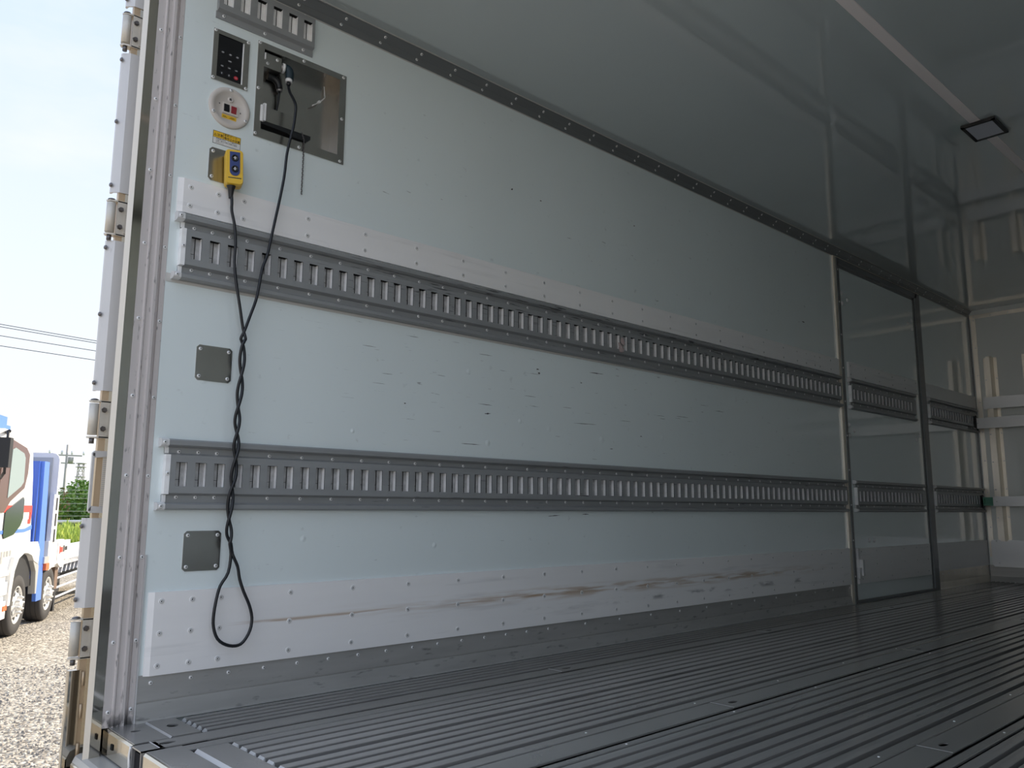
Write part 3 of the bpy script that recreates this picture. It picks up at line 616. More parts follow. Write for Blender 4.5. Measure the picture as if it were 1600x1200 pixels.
# local frame: slightly turned towards the opening
ang = math.radians(-16); rotM = Matrix.Rotation(ang, 3, 'Z'); pc = Vector((.034, .868, 1.448)); leanM = Matrix.Rotation(math.radians(3), 3, 'X')
def pl(mb):
    for i, v in enumerate(mb.v): mb.v[i] = pc + leanM @ (rotM @ v)
    return mb
def rbox(x0, x1, y0, y1, z0, z1, r):
    pr = []
    for (cy, cz, a0) in ((y1 - r, z1 - r, 0), (y0 + r, z1 - r, 90), (y0 + r, z0 + r, 180), (y1 - r, z0 + r, 270)):
        for k in range(4):
            a = math.radians(a0 + 30 * k); pr.append((cy + r * math.cos(a), cz + r * math.sin(a)))
    return pr
mb = MB(); out = rbox(0, 0, -.0235, .0235, -.049, .051, .009); inn_ = [(y * .93, z * .965) for y, z in out]; n = len(out)
mb.add([(-.022, *p) for p in inn_] + [(-.018, *p) for p in out] + [(-.002, *p) for p in out], [(r * n + i, r * n + (i + 1) % n, (r + 1) * n + (i + 1) % n, (r + 1) * n + i) for r in range(2) for i in range(n)])
mb.add([(-.0005, *p) for p in out] + [(.015, *p) for p in out] + [(.021, *p) for p in inn_], [(r * n + i, r * n + (i + 1) % n, (r + 1) * n + (i + 1) % n, (r + 1) * n + i) for r in range(2) for i in range(n)])
mb.add([(.021, *p) for p in inn_], [tuple(range(n))]); mb.add([(-.022, *p) for p in inn_], [tuple(range(n))])
obj('housing', pl(mb), 'yellow', pd, origin=(0, 0, 0))
obj('housing_seam', pl(MB().prism([(y * .985, z * .99) for y, z in out], 'x', -.002, -.0005)), 'ink', pd, origin=(0, 0, 0))
pan = [(-.013, .043), (.014, .043), (.014, -.012)] + [(.0005 + .0135 * math.cos(math.radians(a)), -.012 - .0135 * math.sin(math.radians(a))) for a in range(0, 181, 20)] + [(-.013, -.012)]
obj('button_panel', pl(MB().prism(pan, 'x', .020, .0225)), 'blue', pd, origin=(0, 0, 0))
for zz in (.025, -.006):
    b_ = obj('push_button', pl(MB().lathe((.0225, .0005, zz), (1, 0, 0), [(.0098, 0), (.0092, .003), (.0068, .003), (.0064, .0015), (0, .0015)], 20, mis=[0, 0, 0, 0])), ['blackgloss'], pd, origin=(0, 0, 0))
    s_ = 1 if zz > 0 else -1
    obj('arrow_mark', pl(MB().prism([(-.0045, zz - .0005 * s_), (.0055, zz - .0005 * s_), (.0005, zz + .005 * s_)], 'x', .0240, .0246).box(.0240, .0246, -.0014, .0024, min(zz - .0045 * s_, zz), max(zz - .0045 * s_, zz))), 'silver', b_, origin=(0, 0, 0))
obj('printed_line', pl(MB().box(.0210, .0212, -.017, .018, -.0325, -.0300)), 'ink', pd, origin=(0, 0, 0))
obj('cable_boot', MB().lathe(pc + Vector((0, -.004, -.047)), (0, .02, -1), [(.012, 0), (.0115, .006), (.0085, .012), (.0058, .034), (.0055, .038), (0, .038)], 14), 'black', pd, origin=(0, 0, 0))

# ------------------------------------------------------------------ black cable (one run: pendant -> twist -> loop -> twist -> plug)
A = [(.865, 1.372), (.868, 1.35), (.871, 1.327), (.879, 1.289), (.884, 1.238), (.887, 1.184), (.894, 1.131), (.907, 1.061), (.920, 1.005)]
B = [(1.043, 1.682), (1.039, 1.63), (1.03, 1.576), (1.022, 1.534), (1.017, 1.473), (1.01, 1.403), (.998, 1.332), (.986, 1.272), (.979, 1.223), (.968, 1.183), (.959, 1.125), (.952, 1.087), (.938, 1.039), (.927, 1.000)]
TW = [(.923, .977), (.923, .956), (.9235, .911), (.924, .867), (.9215, .823), (.9195, .779), (.9195, .744), (.921, .71), (.921, .676), (.921, .641), (.918, .599), (.915, .565), (.913, .523), (.912, .481), (.915, .448), (.920, .423)]
LP = [(.922, .395), (.918, .349), (.901, .317), (.891, .285), (.885, .246), (.889, .214), (.901, .184), (.922, .167), (.95, .161), (.971, .169), (.987, .197), (.99, .229), (.981, .263), (.965, .297), (.951, .331), (.942, .364), (.928, .395)]
def wob(pts, x, amp=.0012):
    return [(x + amp * math.sin(i * 2.1), y + amp * math.cos(i * 1.7), z) for i, (y, z) in enumerate(pts)]
def twist(sgn):
    o = []
    n = len(TW) * 3
    for i in range(n):
        t = i / (n - 1) * (len(TW) - 1); k = min(int(t), len(TW) - 2); f = t - k
        y = TW[k][0] * (1 - f) + TW[k + 1][0] * f; z = TW[k][1] * (1 - f) + TW[k + 1][1] * f
        th_ = .6 + 2 * math.pi * t * .25
        o.append((.036 + .0052 * math.sin(th_) * sgn, y + .0062 * math.cos(th_) * sgn, z))
    return o
up = twist(1); dn = twist(-1)
CX = .036
endA = up[-1]
loop = wob(LP, CX)
path = wob(A, CX) + up + (loop if up[-1][1] < .92 else loop[::-1]) + dn[::-1] + wob(B, CX)[::-1]
path += [(.034, 1.044, 1.705), (.020, 1.042, 1.73), (.000, 1.040, 1.757), (-.010, 1.039, 1.783)]
obj('control_cable', MB().tube(path, .0042, 8, smooth_path=3), 'cable', None, 'black cable looped down the wall from pendant to box', 'cable')
pg = thing('cable_plug', (-.012, 1.037, 1.78), 'black elbow plug with silver collar in the connector box', 'plug')
obj('plug_body', MB().tube([(-.018, 1.027, 1.836), (-.016, 1.034, 1.838), (-.012, 1.041, 1.830), (-.010, 1.042, 1.815), (-.010, 1.041, 1.803)], .0125, 14), 'navycon', pg, origin=(0, 0, 0))
obj('collar', MB().cyl((-.010, 1.0405, 1.803), (-.010, 1.0400, 1.793), .0105, 14), 'zinc', pg, origin=(0, 0, 0))
obj('coupling_ring', MB().cyl((-.019, 1.020, 1.8365), (-.0182, 1.027, 1.8365), .0150, 16), 'zinc', pg, origin=(0, 0, 0))
obj('cable_gland', MB().cyl((-.010, 1.0400, 1.793), (-.010, 1.0392, 1.782), .0062, 12), 'black', pg, origin=(0, 0, 0))
# second elbow plug parked behind, with its drop cable
p2 = thing('parked_plug', (-.036, 1.02, 1.76), 'second black elbow plug behind the first one in the box', 'plug')
obj('plug_body', MB().tube([(-.040, .985, 1.805), (-.038, 1.005, 1.803), (-.036, 1.018, 1.792), (-.036, 1.023, 1.775)], .0105, 12), 'black', p2, origin=(0, 0, 0))
obj('collar', MB().cyl((-.036, 1.023, 1.775), (-.036, 1.0235, 1.767), .0088, 12), 'post', p2, origin=(0, 0, 0))
obj('lead', MB().tube([(-.036, 1.0235, 1.767), (-.040, 1.024, 1.74), (-.044, 1.020, 1.70)], .0035, 8), 'black', p2, origin=(0, 0, 0))

# ------------------------------------------------------------------ frayed tag in the upper rail
rag = MB()
for k in range(9):
    a = random.uniform(-.012, .012); b = random.uniform(-.03, .022)
    rag.add([(.019 + .001 * k, 2.545 + a, 1.205 + b), (.021 + .001 * k, 2.557 + a, 1.200 + b), (.024 + .001 * k, 2.565 + a * .5, 1.180 + b * .6), (.018 + .001 * k, 2.552 + a, 1.186 + b)], [(0, 1, 2, 3)])
M['rag'] = mat('dusty_pink_cloth', (.42, .34, .33), .9)
ro = obj('cloth_scrap', rag, 'rag', None, 'small torn pinkish cloth scrap caught in the upper rail', 'cloth')
so_ = ro.modifiers.new('thick', 'SOLIDIFY'); so_.thickness = .0015

# ------------------------------------------------------------------ ceiling lamp
lm = thing('ceiling_lamp', (1.15, 3.535, 2.065), 'square black-framed lamp on the ceiling strip', 'lamp')
a0, a1, b0, b1 = 1.088, 1.213, 3.448, 3.626
fr = MB(); fr.prism([(a0, b0), (a1, b0), (a1, b1), (a0, b1)], 'z', 2.069, 2.0775)
fr.box(a0, a0 + .012, b0, b1, 2.066, 2.069); fr.box(a1 - .012, a1, b0, b1, 2.066, 2.069); fr.box(a0, a1, b0, b0 + .014, 2.066, 2.069); fr.box(a0, a1, b1 - .014, b1, 2.066, 2.069)
obj('housing', fr, 'black', lm, origin=(0, 0, 0))
obj('diffuser', MB().box(a0 + .013, a1 - .013, b0 + .016, b1 - .016, 2.0672, 2.0690), 'lampglass', lm, origin=(0, 0, 0))

# ------------------------------------------------------------------ front bulkhead: posts, boards and bars
def hat(x0, z0, z1, label):
    th = thing('bulkhead_post', (x0 + .046, YF - .02, z0), label, 'post')
    obj('hat_profile', MB().prism([(x0, YF), (x0, YF - .004), (x0 + .030, YF - .004), (x0 + .036, YF - .075), (x0 + .064, YF - .075), (x0 + .070, YF - .004), (x0 + .092, YF - .004), (x0 + .092, YF)], 'z', z0, z1), 'crate', th, origin=(0, 0, 0))
    for k in range(7):
        z = z1 - .17 - .21 * k
        if z > z0: put('rivet', rivet_me, th, (x0 + .010, YF - .004, z), rz(-90)); put('rivet', rivet_me, th, (x0 + .084, YF - .004, z + .005), rz(-90))
for i, lab in enumerate(('vertical hat-shaped post on the front wall nearest the left corner', 'vertical hat-shaped post at the right edge of the picture', )):
    hat(.083 + .262 * i, .30, 1.69, lab)
def fboard(name, x0, x1, z0, z1, y0, t, label, mats, cat, r=.004):
    th = thing(name, ((x0 + x1) / 2, y0, z0), label, cat)
    obj('panel', MB().prism([(x0, z0 + r), (x0 + r, z0), (x1, z0), (x1, z1), (x0 + r, z1), (x0, z1 - r)], 'y', y0 - t, y0), mats, th, origin=(0, 0, 0))
    return th
fboard('bulkhead_board', .084, 2.25, 1.288, 1.376, YF - .0755, .010, 'pale board across the front wall above the upper bar', 'fboard', 'board')
ub = fboard('cargo_bar', .010, 2.26, 1.140, 1.220, YF - .077, .030, 'upper pale load bar spanning the front end', 'fboard', 'bar')
put('bolt', rivet_me, ub, (.040, YF - .107, 1.180), rz(-90))
lb_ = fboard('cargo_bar', .100, 2.21, .556, .628, YF - .077, .030, 'lower pale load bar with green end bracket', 'fboard', 'bar')
obj('end_bracket', MB().box(.026, .100, YF - .108, YF - .078, .560, .574).box(.026, .100, YF - .108, YF - .078, .608, .622).box(.026, .040, YF - .108, YF - .078, .574, .608).box(.040, .100, YF - .088, YF - .078, .574, .608), 'green', lb_, origin=(0, 0, 0), label='green end bracket')
put('bolt', rivet_me, lb_, (.125, YF - .107, .590), rz(-90))
pb = fboard('bulkhead_board', .038, 2.25, .110, .308, YF - .012, .014, 'low rounded pale guard board on the front wall', 'fboard', 'board', r=.014)
for x, z in ((.075, .298), (.085, .138)): put('bolt', rivet_me, pb, (x, YF - .026, z), rz(-90))
for (z, d) in ((1.19, 'black ratchet hook tying the upper bar to the rail'), (.59, 'black hook tying the green bracket to the lower rail')):
    th = thing('rail_hook', (.03, 6.77, z - .05), d, 'hook')
    obj('hook_plate', MB().box(.019, .026, 6.735, 6.80, z - .045, z + .045).box(.026, .034, 6.752, 6.768, z - .052, z + .050), 'black', th, origin=(0, 0, 0))
    obj('hook_arm', MB().cyl((.026, 6.76, z + .01), (.030, 6.785, z), .006, 8).box(.024, .040, 6.775, 6.783, z - .02, z + .02), 'bolt', th, origin=(0, 0, 0))

# ================================================================== OUTSIDE
GZ = -1.2
def simple(name, col, rough=.6, metal=0., **k): M[name] = mat(name, col, rough, metal, **k); return name
g = bpy.data.materials.new('gravel'); g.use_nodes = True; t = g.node_tree; b = t.nodes['Principled BSDF']; b.inputs['Roughness'].default_value = .9
co = N(t, 'ShaderNodeTexCoord'); vo = N(t, 'ShaderNodeTexVoronoi'); vo.inputs['Scale'].default_value = 34
vo2 = N(t, 'ShaderNodeTexNoise'); vo2.inputs['Scale'].default_value = 1.2; vo2.inputs['Detail'].default_value = 6
t.links.new(co.outputs['Object'], vo.inputs['Vector']); t.links.new(co.outputs['Object'], vo2.inputs['Vector'])
sp = N(t, 'ShaderNodeSeparateColor'); t.links.new(vo.outputs['Color'], sp.inputs[0])
r = N(t, 'ShaderNodeValToRGB'); r.color_ramp.elements[0].color = (.16, .14, .12, 1); r.color_ramp.elements[1].color = (.82, .74, .62, 1)
e = r.color_ramp.elements.new(.5); e.color = (.55, .49, .40, 1)
t.links.new(sp.outputs[0], r.inputs[0])
m2 = N(t, 'ShaderNodeMixRGB', blend_type='MULTIPLY'); m2.inputs[0].default_value = .35
t.links.new(r.outputs[0], m2.inputs[1]); t.links.new(vo2.outputs['Fac'], m2.inputs[2]); t.links.new(m2.outputs[0], b.inputs['Base Color'])
bp = N(t, 'ShaderNodeBump'); bp.inputs['Strength'].default_value = .8; bp.inputs['Distance'].default_value = .02; bp.invert = True
t.links.new(vo.outputs['Distance'], bp.inputs['Height']); t.links.new(bp.outputs[0], b.inputs['Normal']); M['gravel'] = g
M['lawn'] = mat('far_field', (.20, .30, .07), .9, noise=((.3, .3, .3), .3))
struct('ground', MB().add([(-28, -60, GZ), (60, -60, GZ), (60, 60, GZ), (-28, 60, GZ)], [(0, 1, 2, 3)]), 'gravel')
struct('field', MB().add([(-28, -200, GZ), (-28, 200, GZ), (-400, 200, GZ), (-400, -200, GZ)], [(0, 1, 2, 3)]), 'lawn')
# loose pebbles in the strip of ground the view shows
pm = MB()
for k in range(2600):
    d = 4.5 + 6 * random.random() ** 1.3; az = math.radians(random.uniform(73.5, 80.5)); c = Vector((2.125 - d * math.sin(az), d * math.cos(az), GZ))
    s_ = random.uniform(.008, .02) ; h = s_ * random.uniform(.5, .9); a = random.random() * 6.28
    vs = [c + Vector((s_ * math.cos(a + j * 1.257), s_ * .8 * math.sin(a + j * 1.257), -.002)) for j in range(5)] + [c + Vector((s_ * .5 * math.cos(a + .6 + j * 2.1), s_ * .4 * math.sin(a + .6 + j * 2.1), h)) for j in range(3)]
    pm.add(vs, [(0, 1, 5), (1, 6, 5), (1, 2, 6), (2, 3, 6), (3, 7, 6), (3, 4, 7), (4, 5, 7), (4, 0, 5), (5, 6, 7)], random.randrange(3))
M['peb1'] = mat('pebble_light', (.62, .56, .47), .9); M['peb2'] = mat('pebble_mid', (.42, .37, .31), .9); M['peb3'] = mat('pebble_dark', (.24, .22, .20), .9)
obj('loose_gravel', pm, ['peb1', 'peb2', 'peb3'], None, 'loose grey and tan gravel covering the yard', 'gravel', kind='stuff')

# ---------------- parked truck: local frame s rearwards, o outwards (towards the viewer's side), z up
O = Vector((-10.654, 2.695, 0)); E = Vector((-.896, .445, 0)).normalized(); NN = Vector((.445, .896, 0)).normalized()
def L(mb):
    for i, v in enumerate(mb.v): mb.v[i] = O + E * v.x + NN * v.y + Vector((0, 0, v.z))
    return mb
for nme, c_, ro, me_ in (('tw', (.86, .85, .82), .3, 0), ('tblue', (.10, .24, .78), .35, 0), ('tblue_shade', (.05, .13, .55), .4, 0), ('tyre', (.05, .047, .045), .8, 0), ('rim', (.78, .77, .74), .35, .3), ('glassl', (.30, .38, .36), .12, 0), ('glassd', (.012, .022, .022), .15, 0),
                         ('visor', (.13, .065, .05), .3, 0), ('tred', (.75, .06, .04), .4, 0), ('torange', (.85, .16, .03), .3, 0), ('tgrey', (.40, .42, .46), .5, 0), ('tlight', (.74, .75, .80), .45, 0), ('tbrown', (.20, .13, .09), .7, 0), ('tblack', (.02, .02, .022), .6, 0), ('ttrim', (.6, .6, .58), .4, .5)):
    simple(nme, c_, ro, me_)
tk = thing('truck', tuple(O + E * 1.5 + Vector((0, 0, GZ))), 'white and blue crane truck with chrome-nutted wheels parked outside', 'truck')
def tp(name, mb, mats, parent=tk, **k): return obj(name, L(mb), mats, parent, origin=(0, 0, 0), **k)
W2 = 2.3
# cab body: side profile extruded across, with rounded rear top
prof = [(-1.95, -.75), (-.52, -.75), (-.50, -.55), (-.44, -.32), (-.30, -.17), (-.08, -.11), (.10, -.12), (.30, -.16), (.42, -.24), (.66, -.30), (.66, -.08), (.52, .0), (.34, .02), (.26, .5), (.17, .95), (.06, 1.28), (-.06, 1.40), (-.30, 1.46), (-1.25, 1.48), (-1.55, 1.40), (-1.75, .7), (-1.95, .5)]
tp('cab', MB().prism([(a, b) for a, b in prof], 'y', -W2, 0), 'tw')
tp('window_frame', MB().prism([(-1.28, 1.36), (-.98, 1.37), (-.30, 1.30), (-.13, 1.22), (-.14, .96), (-.24, .76), (-.80, .58), (-1.02, .44), (-1.28, .44)], 'y', 0, .018), 'visor')
tp('side_window', MB().prism([(-.92, 1.24), (-.80, 1.27), (-.42, 1.22), (-.34, 1.16), (-.32, .84), (-.42, .78), (-.95, .62)], 'y', .018, .024), 'glassl')
tp('lower_window', MB().prism([(-.88, .47), (-.22, .64), (-.17, .60), (-.16, .36), (-.26, .26), (-.52, .15), (-.90, .11), (-.95, .16), (-.94, .44)], 'y', 0, .015), 'glassd')
tp('red_stripe', MB().prism([(-1.7, .44), (-1.7, .53), (.25, .53), (.26, .44)], 'y', 0, .008).prism([(.17, .44), (.255, .44), (.23, .28), (.12, .28), (.12, .34), (.16, .34)], 'y', 0, .009), 'tred')
tp('blue_stripe', MB().prism([(-1.7, .17), (-1.7, .215), (.0, .215), (.31, .26), (.32, .20), (.0, .17)], 'y', 0, .008), 'tblue')
tp('fender', MB().prism([(-.62, -.75), (-.52, -.75), (-.50, -.55), (-.44, -.32), (-.30, -.17), (-.08, -.11), (.10, -.12), (.30, -.16), (.42, -.24), (.66, -.30), (.68, -.10), (.54, .02), (.0, .03), (-.32, -.02), (-.50, -.14), (-.60, -.34)], 'y', 0, .05), 'tw')
tp('step_panel', MB().box(-1.9, -.62, 0, .03, -.36, -.30).box(-1.9, -.62, 0, .03, -.60, -.44).box(-1.9, -.62, 0, .03, -.90, -.68), 'tw')
tp('side_marker', MB().box(-.75, -.60, .03, .04, -.80, -.74), 'torange')
for a_, b_, c_ in ((-.92, -.86, -.20), (-.80, -.72, -.12), (-.68, -.62, -.12), (-.56, -.50, -.12)): tp('lettering', MB().box(a_, b_, 0, .01, c_, -.05), 'ttrim')
tp('mirror', MB().box(-1.62, -1.50, .06, .18, .98, 1.34).cyl((-1.15, .0, 1.44), (-1.56, .14, 1.42), .022, 8).cyl((-1.56, .13, 1.42), (-1.56, .13, .9), .016, 8).cyl((-1.56, .13, .92), (-1.3, .02, .86), .018, 8), 'tblack')
tp('crane_boom', MB().box(-1.9, -.42, -.62, -.22, 1.46, 1.70).box(-.42, -.18, -.60, -.24, 1.44, 1.60).cyl((-.12, -.5, 1.50), (-.12, -.3, 1.50), .05, 10), 'tblue')
tp('inner_wheelarch', MB().box(-.5, .66, -.5, -.02, -.6, -.14), 'tblack')
# blue subframe
tp('blue_bulkhead', MB().box(.54, .60, -2.1, -.02, -.50, 1.17), 'tblue_shade')  # darker copy of the truck blue: shade on the front-facing side painted in
tp('blue_post', MB().prism([(.60, 1.17), (.86, 1.17), (1.06, -.84), (.78, -.84), (.70, -.40)], 'y', -.02, .03), 'tblue')
tp('lower_bracket', MB().prism([(.40, -.22), (.62, -.24), (.74, -.34), (.72, -.72), (.66, -.72), (.60, -.40)], 'y', -.05, .04), 'ttrim')
tp('rear_lamp_stack', MB().box(.30, .36, -.30, -.02, .04, .27), 'tblack')
# headboard with rounded outer top corner
hb = [(-2.3, -.02), (.03, -.02), (.03, 1.24), (.015, 1.29), (-.02, 1.325), (-.08, 1.34), (-2.3, 1.34)]
tp('headboard', MB().prism(hb, 'x', 1.42, 1.50), 'tlight')
tp('headboard_shade', MB().box(1.40, 1.42, -2.2, -.06, .0, 1.27), 'tgrey')  # grey sheet painting the shade on the pale headboard's front face
tp('headboard_rib', MB().box(1.32, 1.42, -.14, -.10, -.30, 1.16), 'tw')
tp('headboard_rib', MB().box(1.34, 1.42, -.34, -.26, .36, .46), 'tbrown')
sg = tp('side_gate_post', MB().box(1.26, 1.58, -.02, .04, -.05, .70), 'tlight')
for z in (.46, .22, -.02): tp('gate_slot', MB().box(1.40, 1.48, .04, .045, z + .0, z + .19), 'tblack', sg)
tp('side_skirt', MB().prism([(1.18, 0), (2.10, 0), (2.18, -.08), (2.22, -.44), (2.0, -.44), (1.80, -.36), (1.5, -.40), (1.30, -.44), (1.20, -.40)], 'y', -.02, .04), 'tw')
tp('deck', MB().box(1.5, 7.6, -2.3, 0, -.42, -.34), 'tw')
tp('deck_box', MB().box(1.72, 2.50, 0, .05, -.32, -.02), 'tw')
tp('deck_sill', MB().prism([(2.5, -.14), (7.6, -.14), (7.6, -.42), (2.5, -.42)], 'y', -.25, .0), 'tlight')
tp('box_lettering', MB().box(1.82, 1.86, .05, .055, -.22, -.10).box(1.88, 2.02, .05, .055, -.20, -.12), 'tred')
tp('box_lettering', MB().box(2.06, 2.12, .05, .055, -.20, -.10).box(2.16, 2.30, .05, .055, -.18, -.12), 'tblack')
tp('front_lamp', MB().box(1.02, 1.20, .0, .07, -.42, -.32), 'torange')
tp('front_lamp_bracket', MB().box(.98, 1.24, -.05, .05, -.32, -.22), 'ttrim')
tp('mudflap', MB().prism([(1.96, -.46), (2.00, -.34), (2.10, -.34), (2.16, -.46), (2.16, -.78), (1.98, -.78)], 'y', -.35, -.02), 'tbrown')
tp('mudflap_rubber', MB().box(2.02, 2.12, -.35, -.02, -1.12, -.78), 'tblack')
for z in (-.62, -.77, -.92): tp('guard_tube', MB().tube([(2.18, -.10, z - .03), (2.25, -.03, z), (3.2, -.02, z + .01), (4.6, -.02, z + .01), (6.5, -.02, z)], .018, 8, smooth_path=2), 'tlight')
tp('chassis', MB().box(-1.2, 7.5, -1.6, -.7, -.85, -.30).box(2.3, 3.6, -.6, -.3, -.95, -.42).cyl((2.5, -.4, -.5), (3.2, -.4, -.5), .10, 10), 'blacktruck')
for k in range(9): tp('deck_bracket', MB().prism([(2.35 + .28 * k, -.42), (2.42 + .28 * k, -.42), (2.32 + .28 * k, -.56), (2.27 + .28 * k, -.56)], 'y', -.12, -.06), 'tlight')
def wheel(s, z, r=.40, out=0):
    wv = tp('wheel', MB().lathe((s, out - .27, z), (0, 1, 0), [(r * .55, 0), (r * .93, .0), (r, .03), (r, .24), (r * .95, .265), (r * .64, .27), (r * .62, .262)], 36), 'tyre')
    rm = MB().lathe((s, out - .01, z), (0, 1, 0), [(r * .63, .0), (r * .60, .008), (r * .56, -.02), (r * .50, -.03), (r * .34, .012), (r * .20, .016), (r * .19, .05), (r * .10, .07), (0, .07)], 32)
    tp('rim', rm, 'rim', wv)
    hh = MB(); nn = MB()
    for k in range(8):
        a = 2 * math.pi * k / 8 + .2
        nn.lathe((s + r * .27 * math.cos(a), out - .0, z + r * .27 * math.sin(a)), (0, 1, 0), [(.020, 0), (.018, .045), (.010, .06), (0, .062)], 8)
        hh.lathe((s + r * .44 * math.cos(a + .39), out - .016, z + r * .44 * math.sin(a + .39)), (0, 1, 0), [(.032, 0), (.030, .003), (0, .003)], 10)
    tp('wheel_nuts', nn, 'rim', wv); tp('rim_holes', hh, 'tblack', wv)
    gm = MB()
    for j in (-.20, -.135, -.07): gm.lathe((s, out + j, z), (0, 1, 0), [(r + .001, -.005), (r + .0015, 0), (r + .001, .005)], 36)
    tp('tread_groove', gm, 'tblack', wv)
wheel(0, GZ + .40); wheel(1.55, GZ + .40)
wheel(6.3, GZ + .40)

# ---------------- hedge, reeds, fence, poles, houses
def bush(name, c, rx, ry, rz_, n, cols, label, cat, leaf=.06, seed=1, up=False):
    R = random.Random(seed); mb = MB()
    for k in range(n):
        while True:
            p = Vector((R.uniform(-1, 1), R.uniform(-1, 1), R.uniform(0, 1)))
            lim = .72 + .28 * math.sin(p.x * 9 + seed) * math.cos(p.y * 11) + .12 * R.random()
            if p.z < lim and p.x ** 2 + p.y ** 2 < 1: break
        q = Vector(c) + Vector((p.x * rx, p.y * ry, p.z * rz_)); s = leaf * R.uniform(.5, 1.4)
        if up: d = Vector((R.uniform(-.35, .35), R.uniform(-.35, .35), 1)).normalized() * s * 3; a = Vector((R.uniform(-1, 1), R.uniform(-1, 1), 0)).normalized() * s * .25
        else: d = Vector((R.uniform(-1, 1), R.uniform(-1, 1), R.uniform(-.6, .8))).normalized() * s * 1.6; a = d.orthogonal().normalized() * s * .5
        mb.add([q, q + d * .5 + a, q + d, q + d * .5 - a], [(0, 1, 2, 3)], R.randrange(len(cols)))
    core = MB(); 
    th = thing(name, c, label, cat)
    f = obj('foliage', mb, cols, th, origin=c, kind='stuff')
    st = MB()
    for k in range(8):
        x, y = R.uniform(-.6, .6) * rx, R.uniform(-.6, .6) * ry
        st.cyl((c[0] + x, c[1] + y, c[2]), (c[0] + x * 1.1, c[1] + y * 1.1, c[2] + rz_ * .7), .05 if not up else .015, 6, .02 if not up else .01)
    obj('stem', st, 'tbrown', th, origin=c)
    return th
simple('lf1', (.10, .19, .05), .7); simple('lf2', (.17, .30, .07), .7); simple('lf3', (.27, .40, .12), .7); simple('ly1', (.42, .55, .10), .7); simple('ly2', (.58, .66, .14), .7); simple('ly3', (.30, .42, .08), .7); simple('lf4', (.30, .20, .12), .8)
bush('hedge', (-36.8, 8.6, GZ), 2.2, 1.1, 2.5, 8000, ['lf1', 'lf2', 'lf3', 'lf4'], 'dark green leafy hedge behind the pipe fence', 'hedge', .11, 3)
bush('hedge', (-37.2, 11.5, GZ), 2.4, 1.6, 2.9, 9000, ['lf1', 'lf2', 'lf3'], 'taller green hedge beside the grab handle', 'hedge', .11, 5)
bush('hedge', (-52, 10.2, GZ), 3, 1.6, 2.1, 4000, ['lf2', 'lf1'], 'low distant shrub behind the crane truck', 'hedge', .16, 8)
bush('hedge', (-60, 19.0, GZ), 5, 3.4, 3.5, 7000, ['lf2', 'lf3'], 'distant green trees right of the lattice tower', 'hedge', .2, 9)
bush('reed_bed', (-24.5, 6.6, GZ), 2.6, 2.2, 1.12, 16000, ['ly1', 'ly2', 'ly3'], 'bright yellow-green tall grass in front of the hedge', 'grass', .07, 6, True)
fn = thing('pipe_fence', (-28.5, 7.6, GZ), 'chain-link fence with pale top pipe in front of the hedge', 'fence')
def along(u): return Vector((-28.5 - .0 * u, 4.5 + u, 0))
tb = [along(0) + Vector((0, 0, .02)), along(12) + Vector((0, 0, .02))]
obj('top_pipe', MB().tube(tb, .045, 8, smooth_path=0), 'tlight', fn, origin=(0, 0, 0))
for u in (.4, 2.45, 4.4, 6.4, 8.4): obj('fence_post', MB().cyl(along(u) + Vector((0, 0, GZ)), along(u) + Vector((0, 0, 1.15)), .028, 8), 'ttrim', fn, origin=(0, 0, 0))
for z in (.20, .36, .62, .80, .95, 1.08): obj('wire', MB().tube([along(0) + Vector((0, 0, z)), along(12) + Vector((0, 0, z))], .006, 5, smooth_path=0), 'ttrim', fn, origin=(0, 0, 0))
mesh_ = MB()
for k in range(90):
    a = along(.1 * k); 
    for s_ in (1, -1): mesh_.cyl(a + Vector((0, 0, GZ if s_ > 0 else 0)), a + Vector((0, 1.2, 0 if s_ > 0 else GZ)), .004, 3, cap=False)
obj('chain_mesh', mesh_, 'ttrim', fn, origin=(0, 0, 0), kind='stuff')
simple('polec', (.38, .37, .36), .8)
po = thing('utility_pole', (-56.1, 14.3, GZ), 'concrete utility pole with crossarms beyond the field', 'pole')
obj('shaft', MB().cyl((-56.1, 14.3, GZ), (-56.1, 14.3, 4.5), .09, 10, .055), 'polec', po)
obj('crossarm', MB().box(-56.15, -56.05, 13.4, 15.2, 3.77, 3.85), 'polec', po); obj('crossarm', MB().box(-56.15, -56.05, 13.8, 14.8, 3.27, 3.34), 'polec', po)
for y in (13.3, 14.0, 14.6, 15.3): obj('insulator', MB().cyl((-56.1, y, 3.87), (-56.1, y, 4.1), .06, 8), 'tlight', po)
obj('transformer', MB().cyl((-56.1, 14.55, 3.3), (-56.1, 14.55, 3.7), .16, 10), 'polec', po)
po2 = obj('fence_stake', MB().cyl((-44.0, 12.0, GZ), (-44.0, 12.0, 1.75), .07, 8), 'polec', None, 'short grey stake standing behind the fence', 'pole')
tw_ = thing('lattice_tower', (-143, 37.9, GZ), 'slender steel lattice tower on the horizon', 'tower')
lt = MB(); c0 = Vector((-143, 37.9, 0)); hs = [GZ, .8, 2.2, 3.6, 5.0, 6.2, 7.4]; ws = [.75, .68, .60, .52, .45, .40, .36]
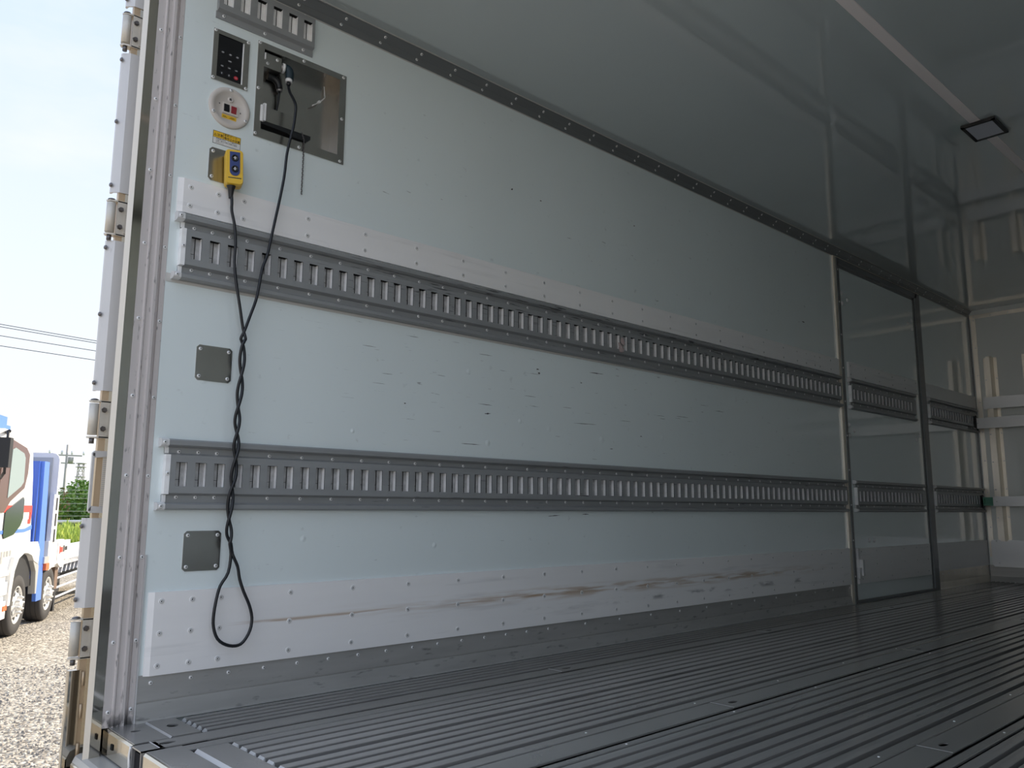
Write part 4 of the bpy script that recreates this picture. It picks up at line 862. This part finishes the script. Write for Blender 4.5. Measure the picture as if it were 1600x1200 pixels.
for i in range(len(hs) - 1):
    for a in range(4):
        p = lambda k, a_: c0 + Vector((ws[k] * (1 if a_ % 4 in (0, 1) else -1), ws[k] * (1 if a_ % 4 in (1, 2) else -1), hs[k]))
        lt.cyl(p(i, a), p(i + 1, a), .06, 4); lt.cyl(p(i, a), p(i + 1, a + 1), .04, 4); lt.cyl(p(i + 1, a), p(i + 1, a + 1), .04, 4)
obj('lattice', lt, 'polec', tw_)
for z in (5.2, 6.8, 7.4): obj('platform', MB().lathe(c0 + Vector((0, 0, z)), (0, 0, 1), [(.3, 0), (.8, .05), (.8, .15), (.3, .2)], 10), 'polec', tw_)
def house(x, y, w, d, h, rf, label, col):
    th = thing('house', (x, y, GZ), label, 'house'); simple('hw' + str(len(M)), col); k_ = list(M)[-1]
    obj('wall', MB().box(x - d / 2, x + d / 2, y - w / 2, y + w / 2, GZ, h), k_, th)
    obj('roof', MB().prism([(y - w / 2 - .3, h), (y, h + rf), (y + w / 2 + .3, h)], 'x', x - d / 2 - .3, x + d / 2 + .3), 'tgrey', th)
    for j in (-.25, .25): obj('window', MB().box(x + d / 2, x + d / 2 + .05, y + w * j - .5, y + w * j + .5, h - 1.5, h - .5), 'glassd', th)
house(-75, 20.2, 6.5, 6, 1.15, .55, 'low house with grey roof on the horizon behind the pole', (.55, .54, .52))
house(-68, 14.2, 4.6, 5, .75, .4, 'small shed just right of the crane truck', (.58, .62, .66))
for j, (a, b_, lab) in enumerate((((-47.2, 8.0, 10.12), (-46.0, 13.7, 9.62), 'topmost power line crossing the sky'), ((-47.2, 8.0, 9.98), (-46.0, 13.7, 9.50), 'power line just under the topmost one'),
                      ((-47.2, 8.0, 9.50), (-46.0, 13.7, 9.06), 'third power line from the top in the sky'), ((-47.2, 8.0, 8.96), (-46.0, 13.7, 8.54), 'lowest power line crossing the sky'))):
    a, b_ = Vector(a), Vector(b_); d = b_ - a; pts = [a + d * t_ - Vector((0, 0, .9 * 0)) for t_ in (-2, -1, -.5, 0, .5, 1, 2, 3)]
    pts = [p - Vector((0, 0, .010 * ((t_ - .5) ** 2) * -1)) for p, t_ in zip(pts, (-2, -1, -.5, 0, .5, 1, 2, 3))]
    obj('power_line', MB().tube(pts, .018, 5, smooth_path=2), 'tblack', None, lab, 'wire', 'power lines in the sky')
